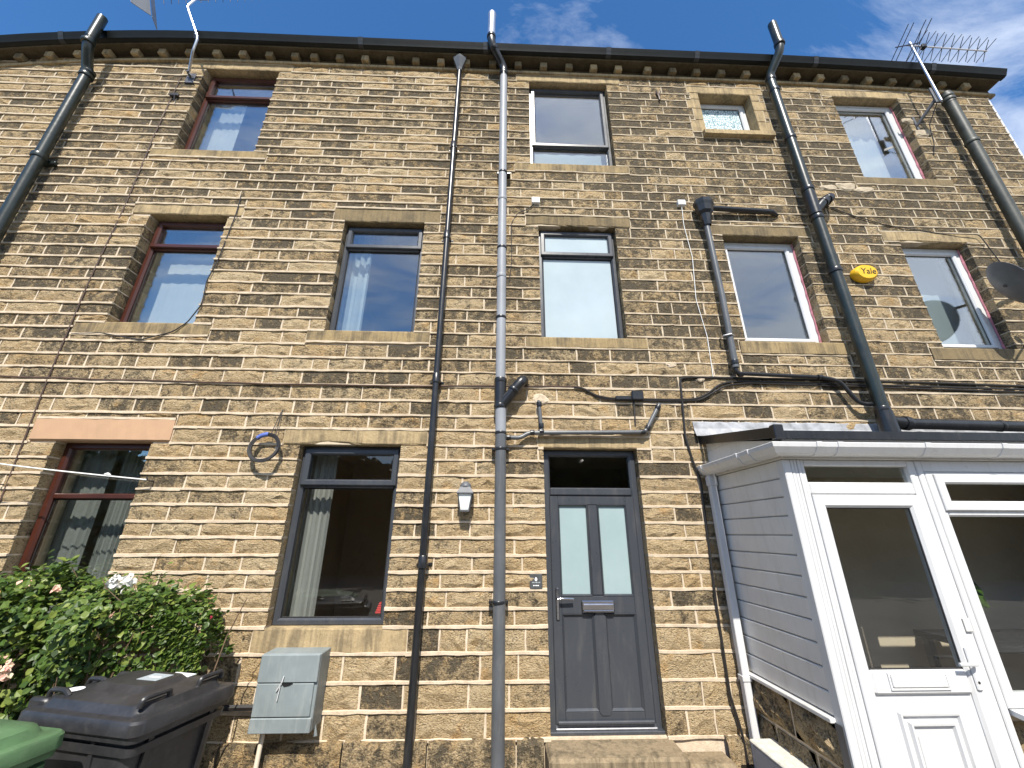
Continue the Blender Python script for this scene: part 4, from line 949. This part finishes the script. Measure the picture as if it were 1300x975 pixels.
q = MB(); q.bbox(-4.67, -4.55, -.05, 0, 7.52, 7.58, .01); q.tube([(-4.6, -.04, 7.55), (-4.56, -.05, 7.40)], .008, 5); tag(q.build('cable_clip', 'cable_black', None, origin=(-4.6, 0, 7.55)), 'small black cable clip on the wall left of the topmost brown window', 'clip')
# satellite dish
T = thing('satellite_dish', 'dark grey satellite dish on a wall arm at the right edge', 'satellite dish', (6.2, 0, 4.6))
dc = Vector((5.86, -.34, 4.51)); dn = Vector((.76, -.54, .36)).normalized()
du = Vector((1, 0, 0)); du = (du-dn*du.dot(dn)).normalized(); dv = dn.cross(du); q = MB(); rows = []
for r, y in ((0, -.055), (.10, -.050), (.2, -.032), (.27, -.010), (.30, 0), (.305, -.006), (.30, -.012), (.2, -.044), (.02, -.066)):
    rows.append([dc+dn*y+du*r*.92*cos(a)+dv*r*sin(a) for a in [2*pi*i/30 for i in range(30)]])
q.grid(rows, close=True); q.build('dish', 'dish_grey', T, True)
q = MB(); tip = dc+dn*.34-dv*.10; q.tube([dc+dv*-.29, dc-dv*.30+dn*.05, tip], .011, 6); q.build('feed_arm', 'dish_grey', T, True)
q = MB(); q.tube([tip-dn*.02+dv*.02, tip-dn*.08+dv*.06], [.03, .022], 10); q.build('receiver', 'lantern_grey', T, True)
q = MB(); q.bbox(6.22, 6.34, -.02, 0, 4.55, 4.78, .004); q.tube(bent([(6.28, -.01, 4.68), (6.28, -.18, 4.70), (6.0, -.20, 4.62), dc+dn*-.07], .05, 3), .02, 8); q.build('wall_arm', 'dark_steel', T, True)
cable('cable', 'thin black cable running from the soil pipe branch past the white window towards the dish', [(4.3, -.02, 5.90), (4.6, -.02, 5.75), (5.0, -.02, 5.60), (5.7, -.02, 5.48), (6.2, -.05, 5.45), (6.3, -.05, 5.0)], .006, 'cable_black')

# ------------------------------------------------------------------ porch
P = thing('porch', 'white plastic lean-to porch with a half-glazed door at the lower right', 'porch', (3.4, -.5, 0))
PX, PY, PE = 2.15, -1.05, 5.6
# side wall: planks of cladding
zb, zt = .72, 2.33; n = 12; ph = (zt-zb)/n
for i in range(n):
    z0 = zb+i*ph; q = MB()
    q.prism([(PX, z0+.004), (PX-.008, z0+.012), (PX-.011, z0+ph-.006), (PX-.003, z0+ph-.001), (PX+.02, z0+ph-.001), (PX+.02, z0+.004)], 'y', -.985, -.03)
    q.build('cladding_board', 'dirty_upvc', P)
q = MB(); q.box(PX+.022, PX+.06, PY+.05, -.01, zb, 2.48); q.build('side_lining', 'taupe_paint', P)
q = MB(); q.bbox(PX-.045, PX+.03, PY+.06, -.0, zb-.03, zb-.002, .005); q.build('side_sill', 'dirty_upvc', P)
q = MB(); q.bbox(PX-.018, PX+.03, -.045, -.0, zb, zt, .004); q.build('wall_channel', 'dirty_upvc', P)
# corner post, ribbed
q = MB(); q.bbox(PX-.012, PX+.045, PY-.012, PY+.07, .0, zt, .006)
for k in range(4): q.bbox(PX+.046+k*.026, PX+.070+k*.026, PY-.010+.002*(k % 2), PY+.06, .0, zt, .004)
q.build('corner_post', 'white_upvc', P)
q = MB(); q.bbox(PX-.02, PX-.013, PY+.0, PY+.068, .0, .70, .002); q.build('post_edge', 'grey_pipe', P)
# dwarf wall below the cladding
for (ya, yb, za, zb_) in ((-.98, -.53, .44, .685), (-.52, -.02, .44, .685), (-.98, -.72, .0, .43), (-.71, -.3, .0, .43), (-.29, -.02, .0, .43)):
    nx, nz = 6, 5; rows = []
    for k in range(nz+1):
        rows.append([(PX-.0-(0 if (i in (0, nx) or k in (0, nz)) else random.uniform(.01, .05)), ya+.01+(yb-ya-.02)*i/nx+random.uniform(-.008, .008), za+.008+(zb_-za-.016)*k/nz+random.uniform(-.006, .006)) for i in range(nx+1)])
    q = MB(); q.grid(rows); q.box(PX, PX+.05, ya+.01, yb-.01, za+.008, zb_-.008); q.at = {'seed': [random.random()]*len(q.v), 'soot': [.62]*len(q.v), 'relief': [.15]*len(q.v)}; q.build('stone', 'gritstone', P)
q = MB(); q.box(PX+.008, PX+.14, PY+.068, -.0, .0, .70); q.build('dwarf_wall', 'mortar', P)
# front: frame, door, window
FY = PY
dx0, dx1 = 2.26, 3.14
q = MB()
q.bbox(2.253, 2.30, FY-.004, FY+.06, .12, 2.33, .006); q.bbox(3.105, 3.165, FY-.004, FY+.06, .0, 2.33, .006)
q.bbox(3.167, 3.215, FY-.009, FY+.06, .0, 2.33, .006); q.bbox(2.30, 3.105, FY-.006, FY+.06, 2.075, 2.165, .012); q.bbox(2.30, 3.105, FY-.003, FY+.06, 2.285, 2.33, .006)
q.bbox(3.217, PE, FY-.003, FY+.06, 2.245, 2.33, .006); q.build('front_frame', 'white_upvc', P)
pane(P, 2.30, 3.105, 2.165, 2.285, FY+.03, 'window_glass')
a, c, e, f_ = 2.30, 3.104, .16, 2.072
q = MB(); q.loop(a, c, e, f_, [(0, FY+.04), (0, FY-.012), (.006, FY-.018), (.072, FY-.018), (.088, FY-.002), (.088, FY+.04)]); q.bbox(a+.085, c-.085, FY-.016, FY+.04, .86, .99, .012)
dl = q.build('door', 'white_upvc', P)
pane(dl, a+.088, c-.088, .99, f_-.088, FY+.012, 'dark_glass')
q = MB(); q.loop(a+.086, c-.086, .988, f_-.086, [(0, FY+.003), (.006, FY-.001), (.01, FY+.008)]); q.build('gasket', 'rubber', dl)
q = MB(); q.box(a+.08, c-.08, FY+.006, FY+.03, e+.08, .87)
for k, (ins, y0) in enumerate(((.13, 0), (.18, -.002))): q.loop(a+.07+ins, c-.07-ins, e+.06+ins*.9, .90-ins, [(0, FY+.006), (.008, FY-.012+y0), (.02, FY-.010+y0), (.028, FY+.006)])
q.bbox(a+.29, c-.29, FY-.002, FY+.01, e+.28, .65, .004); q.build('door_panel', 'white_upvc', dl)
q = MB(); q.bbox(2.50, 2.86, FY-.030, FY-.015, .90, .965, .005); q.loop(2.485, 2.875, .886, .978, [(0, FY-.014), (.0, FY-.024), (.012, FY-.024), (.012, FY-.014)]); q.build('letterbox', 'white_upvc', dl)
q = MB(); hx = c-.045; q.bbox(hx-.018, hx+.018, FY-.032, FY-.017, .88, 1.12, .01); q.tube(bent([(hx, FY-.03, 1.03), (hx, FY-.065, 1.03), (hx-.12, FY-.062, 1.03)], .015), .010, 8); q.cur = 1; q.tube([(hx, FY-.034, .925), (hx, FY-.030, .925)], .008, 8); q.build('handle', ['white_upvc', 'black_print'], dl)
q = MB()
for z in (1.24,): q.bbox(3.11, 3.155, FY-.02, FY-.003, z-.04, z+.04, .004)
q.build('hinge', 'dirty_upvc', dl)
# right-hand window
wx0, wx1 = 3.218, 4.72
q = MB(); q.loop(wx0, wx1, .78, 2.243, [(0, FY+.05), (0, FY-.004), (.006, FY-.010), (.065, FY-.010), (.078, FY+.004), (.078, FY+.05)]); q.bbox(wx0+.07, wx1-.07, FY-.007, FY+.05, 1.925, 1.985, .012); wd = q.build('window', 'white_upvc', P)
q = MB(); q.loop(wx0+.05, wx1-.05, 1.965, 2.225, [(0, FY+.02), (0, FY-.022), (.006, FY-.028), (.056, FY-.028), (.068, FY-.016), (.068, FY+.03)]); q.build('casement', 'white_upvc', wd)
pane(wd, wx0+.12, wx1-.12, 2.035, 2.155, FY-.004, 'dark_glass'); pane(wd, wx0+.078, wx1-.078, .858, 1.925, FY+.02, 'dark_glass')
q = MB(); q.prism([(FY+.02, .778), (FY-.085, .765), (FY-.10, .755), (FY-.10, .735), (FY-.085, .735), (FY+.02, .748)], 'x', wx0+.01, PE); q.build('window_sill', 'white_upvc', P)
q = MB(); q.bbox(4.725, PE, FY+.0, FY+.055, .78, 2.24, .004); q.build('end_panel', 'white_upvc', P)
for i, (xa, xb, za, zb_) in enumerate(((3.22, 3.62, .0, .34), (3.63, 4.15, .0, .34), (4.16, 4.7, .0, .34), (3.22, 3.45, .35, .70), (3.46, 3.98, .35, .70), (3.99, 4.5, .35, .70), (4.51, 5.0, .35, .70))):
    rows = []
    for k in range(5): rows.append([(xa+.008+(xb-xa-.016)*i_/6, FY+.05-(0 if i_ in (0, 6) or k in (0, 4) else random.uniform(.01, .05)), za+.008+(zb_-za-.016)*k/4) for i_ in range(7)])
    q = MB(); q.grid(rows); q.at = {'seed': [random.random()]*len(q.v), 'soot': [.3]*len(q.v), 'relief': [.2]*len(q.v)}; q.build('stone', 'gritstone', P)
q = MB(); q.box(3.218, PE, FY+.056, FY+.18, .0, .735); q.build('dwarf_wall', 'mortar', P)
# soffit, fascia, roof, gutter
q = MB(); q.box(PX-.03, PE, FY-.035, -.005, 2.332, 2.35); q.build('soffit', 'dirty_upvc', P)
for i in range(3):
    za = 2.352+.12*i; zb2 = za+.118; ry = lambda z: (z-2.49)/.19*1.05-1.05   # where the sloping roof underside passes z
    if i == 0: poly = [(-1.06, za), (-.01, za), (-.01, zb2), (-1.06, zb2)]
    else: poly = [(max(-1.06, ry(za)), za), (-.01, za), (-.01, min(zb2, 2.68)), (max(-1.06, min(-.02, ry(zb2))), min(zb2, 2.68))]
    q = MB(); q.prism(poly, 'x', PX-.015, PX+.01); q.build('gable_board', 'dirty_upvc', P)
q = MB(); q.prism([(FY-.03, 2.352), (FY-.01, 2.352), (FY-.01, 2.49), (FY-.03, 2.49)], 'x', PX+.012, PE); q.build('fascia', 'white_upvc', P)
q = MB(); q.prism([(FY-.06, 2.49), (0, 2.68), (0, 2.725), (FY-.06, 2.532)], 'x', PX-.05, PE); q.build('roof', 'asphalt_felt', P)
q = MB(); q.prism([(FY-.10, 2.476), (0.0, 2.666), (0.0, 2.75), (FY-.10, 2.558)], 'x', PX-.085, PX-.055); q.build('verge', 'black_plastic', P)
q = MB(); q.prism([(FY-.105, 2.470), (FY-.061, 2.470), (FY-.061, 2.530), (FY-.105, 2.530)], 'x', PX-.052, PE); q.build('roof_edge', 'black_plastic', P)
q = MB(); q.bbox(PX-.095, PX-.02, FY-.118, FY-.06, 2.465, 2.575, .006); q.build('verge_cap', 'black_plastic', P)
rows = []
for i in range(50):
    x = 2.03+(PE-2.03)*i/49; wob = random.uniform(-.008, .008)
    rows.append([(x, -.012, 2.905+wob*.5), (x, -.020+wob*.4, 2.895+wob*.5), (x, -.028+wob, 2.83), (x, -.06, 2.745)])
q = MB(); q.grid(rows); q.build('flashing', 'lead', P)
gp = [(0, .0), (.0, .085), (-.006, .09), (-.105, .09), (-.11, .085), (-.105, .055), (-.075, .015), (-.05, .0)]   # (outwards, up)
gz = 2.345
q = MB(); path = [((PX-.05, 0.0), (-1, 0)), ((PX-.05, FY-.045), (-.7071, -.7071)), ((PE, FY-.045), (0, -1))]
rows = []
for (px, py), (nx_, ny_) in path:
    k = 1.4142 if abs(nx_*ny_) > .1 else 1
    rows.append([(px-nx_*o_[0]*k, py-ny_*o_[0]*k, gz+o_[1]) for o_ in gp])
q.grid(rows, close=True); q.build('gutter', 'white_upvc', P)
for kind, v in (('x', 2.34), ('x', 2.5), ('x', 3.16), ('x', 3.75), ('y', -.10), ('y', -.88), ('y', -.72)):
    q = MB(); pr = [(-o_[0]*1.06+.001, gz+o_[1]*1.05-.003) for o_ in gp]
    # profile outward is -y for the front run and -x for the side run
    if kind == 'x': q.prism([(FY-.045-p[0], p[1]) for p in pr], 'x', v-.022, v+.022)
    else: q.prism([(PX-.05-p[0], p[1]) for p in pr], 'y', v-.02, v+.02)
    q.build('gutter_bracket', 'white_upvc', P)
q = MB(); q.bbox(2.052, 2.116, -.125, -.062, .0, 2.35, .006); q.build('downpipe', 'white_upvc', P)
for za, zb_ in ((.66, .70), (2.24, 2.33)): q = MB(); q.bbox(2.045, 2.123, -.132, -.055, za, zb_, .004); q.build('pipe_joint', 'white_upvc', P)
# inside of the porch
q = MB(); q.box(PX+.06, PE, -.062, -.05, .1, 2.33); q.cur = 1; q.box(PX+.06, PE, FY+.07, -.02, .08, .10); q.cur = 0; q.box(PE-.02, PE, FY+.06, -.02, .1, 2.46); q.cur = 2; q.box(PX+.062, 2.86, -.075, -.064, .102, 2.33)
q.build('porch_interior', ['taupe_paint', 'dark_floor', 'brown_paint'], P)
T = thing('console_table', 'dark table inside the porch behind the right-hand pane', 'table', (3.9, -.45, .1)); q = MB(); q.bbox(3.55, 4.6, -.75, -.2, 1.00, 1.045, .006); q.build('tabletop', 'dark_furniture', T)
for x in (3.58, 4.52):
    for y in (-.72, -.28): q = MB(); q.box(x, x+.05, y, y+.05, .1, 1.0); q.build('leg', 'dark_furniture', T)
def leafcloud(name, par, n, fn, size, mat, dirn=None, curl=.25):
    q = MB(); sd_ = []
    for _ in range(n):
        p, nrm, sz, s_ = fn(); nrm = Vector(nrm).normalized(); a = Vector((random.gauss(0, 1), random.gauss(0, 1), random.gauss(0, 1))); a = (a-nrm*a.dot(nrm)).normalized(); b_ = nrm.cross(a); l = size*sz; w = l*.36; p = Vector(p)
        tip = p+a*l*.5-nrm*l*curl*.4; bs = p-a*l*.5-nrm*l*curl*.2
        k = len(q.v); q.v += [tuple(bs), tuple(p-a*l*.12+b_*w+nrm*l*.06), tuple(p+a*l*.2+b_*w*.8+nrm*l*.03), tuple(tip), tuple(p+a*l*.2-b_*w*.8+nrm*l*.03), tuple(p-a*l*.12-b_*w+nrm*l*.06), tuple(p+a*.02)]
        q.f += [(k, k+1, k+6), (k+1, k+2, k+6), (k+2, k+3, k+6), (k+3, k+4, k+6), (k+4, k+5, k+6), (k+5, k, k+6)]; q.m += [0]*6; sd_ += [s_]*7
    q.at = {'seed': sd_}; return q.build(name, mat, par, recalc=False)
T = thing('potted_plant', 'leafy green plant in a pot on the table inside the porch', 'plant', (3.75, -.5, 1.045))
q = MB(); q.tube([(3.78, -.5, 1.047), (3.78, -.5, 1.16), (3.78, -.5, 1.17)], [.06, .08, .08], 14); q.build('pot', 'terracotta', T, True)
def fpl():
    d = Vector((random.gauss(0, 1), random.gauss(0, 1), random.gauss(0, 1))).normalized(); r = random.random()**.5
    return (3.78+d.x*.13*r, -.5+d.y*.13*r, 1.33+d.z*.17*r), d+Vector((0, -.5, .4)), random.uniform(.7, 1.3), random.random()
stuff(leafcloud('leaves', T, 220, fpl, .08, 'leaf_green'))
q = MB(); q.bbox(3.40, 3.62, FY-.03, FY-.01, .46, .66, .006); tag(q.build('dark_plate', 'slate_plaque', None, origin=(3.5, FY-.02, .46)), 'dark square plate leaning on the stones below the porch window sill', 'plate')
# rendered block
T = thing('concrete_block', 'low grey block with a pale lichened top beside the porch wall', 'block', (2.08, -.55, 0))
q = MB(); q.bbox(1.955, 2.135, -.95, -.265, .0, .315, .012); q.build('base', 'grey_render', T)
q = MB(); q.bbox(1.945, 2.138, -.96, -.255, .316, .338, .008); q.build('top', 'lichen_concrete', T)

# ------------------------------------------------------------------ hedge
T = thing('honeysuckle_hedge', 'leafy green honeysuckle hedge with pink and cream flowers, behind the bins', 'hedge', (-3.6, -.7, 0))
def top_z(x): return 1.40+.05*sin(x*3.1)+.045*sin(x*7.3+1)+.03*sin(x*13)-max(0, x+2.55)**2*1.5
def fh():
    while True:
        x = random.uniform(-5.6, -2.12); f = random.random()
        if f < .42:                 # upper skin
            y = random.uniform(-.97, -.16); z = top_z(x)+random.gauss(-.03, .055)+.04*sin(x*17+y*9)-.10*((y+.57)/.4)**2; nrm = (random.gauss(0, .5), random.gauss(-.35, .5), 1)
        elif f < .90:               # front skin
            z = random.uniform(.10, 1)**.75*top_z(x); y = -.90+random.gauss(0, .07)+.11*sin(x*5+z*4)+.08*sin(x*11-z*9)+.62*max(0, 1.02-z)-.06*max(0, z-1.02); nrm = (random.gauss(0, .5), -1, random.gauss(.6, .5))
        else: y = random.uniform(-1.0, -.2); z = random.uniform(.3, 1.3); nrm = (random.gauss(0, 1), -1, .5)
        if x > -2.45: 
            y = max(y, -.95+ (x+2.45)*1.2)
            if z < .5 and random.random() < .5: continue
        # gaps low in the front
        if z < 1.0 and sin(x*6.1+z*3)*cos(z*7+x*2.3) > .02+.62*z and f < .9: continue
        return (x, y, z), nrm, random.uniform(.5, 1.6), min(1, max(0, random.gauss(.48, .28)))
stuff(leafcloud('leaves', T, 21000, fh, .043, 'leaf_green'))
q = MB()
for _ in range(90):
    x = random.uniform(-5.5, -2.2); y = random.uniform(-1.0, -.3); z = 0; p = [Vector((x, y, 0))]; h_ = random.uniform(.8, 1.35)
    dx, dy = random.uniform(-.25, .25), random.uniform(-.2, .1)
    for k in range(1, 6): p.append(Vector((x+dx*k/5+random.uniform(-.05, .05), y+dy*k/5+random.uniform(-.05, .05), h_*k/5)))
    q.tube(p, [.012, .010, .008, .006, .005, .003], 5)
q.build('branches', 'bark', T)
for _ in range(34):
    x = random.uniform(-4.6, -2.25); z = top_z(x)-.02; q = MB(); y = random.uniform(-.9, -.35); p = [Vector((x, y, z-.2)), Vector((x+random.uniform(-.03, .03), y, z)), Vector((x+random.uniform(-.1, .1), y-.02, z+random.uniform(.05, .16)))]
    q.tube(p, [.004, .003, .002], 4); q.build('shoot', 'bark', T)
    e_ = p[-1]
    leafcloud('sprig', T, 12, lambda: (e_+Vector((random.gauss(0, .02), random.gauss(0, .02), random.uniform(-.10, .02))), (random.gauss(0, .6), -.6, .8), random.uniform(.6, 1.0), random.random()), .045, 'leaf_green')['kind'] = 'stuff'
def flower(x, y, z, mat, n=26, r=.05, sz=.034):
    leafcloud('flower', T, n, lambda: ((x+random.gauss(0, r*.5), y+random.gauss(0, r*.35), z+random.gauss(0, r*.45)), (random.gauss(0, .7), -.8, random.gauss(.4, .6)), random.uniform(.6, 1.3), random.random()), sz, mat, curl=.9)['kind'] = 'stuff'
flower(-3.10, -1.01, 1.06, 'petal_pink', 30, .055); flower(-2.98, -1.01, 1.01, 'petal_pink', 30, .055); flower(-3.20, -1.00, 1.02, 'petal_yellow', 16)
flower(-3.32, -.95, 1.42, 'petal_yellow', 34, .075); flower(-3.45, -.95, 1.40, 'petal_yellow', 24, .06); flower(-3.22, -.85, 1.47, 'petal_pink', 8, .03, .03); flower(-2.72, -.75, 1.475, 'petal_white', 22, .045, .05); flower(-2.63, -.75, 1.48, 'petal_white', 16, .04, .05)
flower(-2.55, -.98, 1.18, 'petal_yellow', 14, .04, .03); flower(-2.17, -.45, 1.20, 'petal_red', 4, .012, .022); flower(-2.95, -.9, 1.44, 'petal_pink', 8, .03); flower(-2.50, -.95, 1.30, 'petal_pink', 5, .02, .025)

# ------------------------------------------------------------------ wheelie bins
def bin_(name, label, mat, cx, cy, rot, stick, ztop=1.05, dz=0.0, D=.70, Wd=.51):
    T = thing(name, label, 'bin', (cx, cy, 0), 'wheelie bins'); c_, s_ = cos(rot), sin(rot)
    def tr(mb):
        mb.v = [(cx+p[0]*c_-p[1]*s_, cy+p[0]*s_+p[1]*c_, p[2]) for p in mb.v]; return mb
    hw, hd = Wd/2, D/2
    q = MB(); rows = []
    for z, a, w in ((.06, .74, .80), (.60, .86, .90), (.90, .925, .945), (.905, .945, .965)):
        r = .05; ex, ey = hd*a, hw*w; pts = []
        for (sx, sy, a0) in ((1, 1, 0), (-1, 1, 90), (-1, -1, 180), (1, -1, 270)):
            for k in range(4): g = R(a0+30*k); pts.append((sx*(ex-r)+r*cos(g)-(.03 if z > .1 else 0)*(1-z)*0, sy*(ey-r)+r*sin(g), z))
        rows.append(pts)
    q.grid(rows, close=True); q.add(rows[0], [tuple(range(16))[::-1]]); tr(q).build('body', mat, T, True)
    # body rim
    q = MB(); rows = []
    for z, e in ((.90, -.03), (.90, .012), (.955, .018), (.955, -.03)):
        ex, ey, r = hd+e, hw+e, .04; pts = []
        for (sx, sy, a0) in ((1, 1, 0), (-1, 1, 90), (-1, -1, 180), (1, -1, 270)):
            for k in range(4): g = R(a0+30*k); pts.append((sx*(ex-r)+r*cos(g), sy*(ey-r)+r*sin(g), z))
        rows.append(pts)
    q.grid(rows, close=True); tr(q).build('rim', mat, T, True)
    q = MB(); rows = []
    for z, e in ((.845, -.03), (.845, .002), (.878, .006), (.878, -.03)):
        ex, ey, r = hd*.98+e, hw*.98+e, .04; pts = []
        for (sx, sy, a0) in ((1, 1, 0), (-1, 1, 90), (-1, -1, 180), (1, -1, 270)):
            for k in range(4): g = R(a0+30*k); pts.append((sx*(ex-r)+r*cos(g), sy*(ey-r)+r*sin(g), z))
        rows.append(pts)
    q.grid(rows, close=True); tr(q).build('rim', mat, T, True)
    # lid: skirt, dome, raised plateau
    def rr(ex, ey, r, z, n=5, xo=0):
        pts = []
        for (sx, sy, a0) in ((1, 1, 0), (-1, 1, 90), (-1, -1, 180), (1, -1, 270)):
            for k in range(n): g = R(a0+90/(n-1)*k); pts.append((xo+sx*(ex-r)+r*cos(g), sy*(ey-r)+r*sin(g), z))
        return pts
    q = MB(); rows = [rr(hd+.022, hw+.022, .05, .925), rr(hd+.026, hw+.026, .05, .93), rr(hd+.024, hw+.024, .05, .975), rr(hd+.016, hw+.016, .05, .985), rr(hd-.020, hw-.020, .06, .988), rr(hd-.030, hw-.030, .06, 1.0), rr(hd-.040, hw-.040, .07, 1.022), rr(hd-.060, hw-.060, .08, 1.030), rr(hd-.15, hw-.11, .06, 1.040), rr(hd-.165, hw-.125, .05, 1.043), rr(hd-.185, hw-.145, .04, 1.062), rr(hd-.21, hw-.165, .03, 1.064)]
    q.grid(rows, close=True); n_ = len(rows[0]); q.add(rows[-1], [tuple(range(n_))]); tr(q).build('lid', mat, T, True)
    for y in ((-.15, .15) if stick else ()):
        q = MB(); q.tube(bent([(hd-.055, y-.07, 1.02), (hd-.050, y-.065, 1.056), (hd-.050, y+.065, 1.056), (hd-.055, y+.07, 1.02)], .02), .012, 8); q.bbox(hd-.085, hd-.058, y-.062, y+.062, 1.012, 1.034, .006); tr(q).build('handle', mat, T, True)
    q = MB(); q.tube([(-hd-.05, -hw*.8, .985), (-hd-.05, hw*.8, .985)], .014, 10)
    for y in (-.2, -.07, .07, .2): q.bbox(-hd-.06, -hd+.06, y-.02, y+.02, .965, 1.015, .01)
    tr(q).build('hinge_bar', mat, T, True)
    for y in (-.19, -.02):
        q = MB(); q.tube(bent([(-hd+.02, y, 1.01), (-hd+.03, y, 1.047), (-hd+.12, y, 1.05), (-hd+.16, y, 1.025)], .03), .012, 8)
        tr(q).build('lid_rib', mat, T, True)
    for y in (-hw*.8, hw*.8):
        q = MB(); q.tube([(-hd*.72, y-.025, .10), (-hd*.72, y+.025, .10)], .10, 20); tr(q).build('wheel', 'rubber', T, True)
    # moulded ribs on the front and sides of the body
    for y in (-.16, .16): q = MB(); q.prism([(hd*.86, .62), (hd*.955, .90), (hd*.985, .90), (hd*.90, .62)], 'y', y-.012, y+.012); tr(q).build('body_rib', mat, T)
    for x in (-.2, .12): q = MB(); q.prism([(-(hw*.90)-.0, .60), (-(hw*.945)-.012, .90), (-(hw*.9), .90)], 'x', x-.012, x+.012); tr(q).build('body_rib', mat, T)
    if stick:
        q = MB(); q.add([(-.235+.040*cos(a), -.145+.040*sin(a), 1.0405-.004) for a in [2*pi*i/20 for i in range(20)]], [tuple(range(20))]); q.v = [(p[0], p[1], 1.0395) for p in q.v]; tr(q).build('round_sticker', 'white_print', T, recalc=False)
        q = MB(); q.box(.0, .13, -.03, .07, 1.0645, 1.0655); q.cur = 1; q.box(.03, .10, .012, .028, 1.0655, 1.0660); tr(q).build('label_plate', ['pale_print', 'white_print'], T)
        q = MB(); q.box(.03, .17, .125, .175, 1.041, 1.0445); tr(q).build('sticker', 'white_print', T)
    return T
bin_('wheelie_bin', 'black wheelie bin with white stickers on its closed lid', 'bin_black', -1.92, -1.34, R(-14), True)
bin_('wheelie_bin', 'green wheelie bin in the bottom left corner, in front of the black bin', 'bin_green', -2.30, -1.93, R(-12), False)

# ------------------------------------------------------------------ what faces the terrace (seen only in the glass)
T = thing('garden_hedge', 'tall dark hedge facing the terrace across the yard', 'hedge', (0, -16, 0))
def fg():
    x = random.uniform(-26, 26); z = random.uniform(0, 5.6+.7*sin(x*.5)+.4*sin(x*1.3)); y = -16+random.gauss(0, .5)
    return (x, y, z), (random.gauss(0, .6), 1, random.gauss(.4, .5)), random.uniform(.7, 1.4), random.uniform(0, .7)
stuff(leafcloud('leaves', T, 15000, fg, .40, 'leaf_dark'))
rows = []
for k in range(9): rows.append([(x_, -16.3+.25*sin(x_*2+k*1.7)+(.5 if k == 8 else 0), (5.3+.7*sin(x_*.5)+.4*sin(x_*1.3))*k/8) for x_ in [-26+.5*i for i in range(105)]])
q = MB(); q.grid(rows); q.at = {'seed': [random.random()*.5 for _ in q.v]}; q.build('inner_growth', 'leaf_dark', T, recalc=False)
q = MB()
for i in range(22): q.tube([(-21+2*i, -16, 0), (-21+2*i+random.uniform(-.3, .3), -16, 4.4)], [.09, .03], 6)
q.build('stems', 'bark', T)

for o_ in bpy.data.objects:
    if '_o' in o_: del o_['_o']
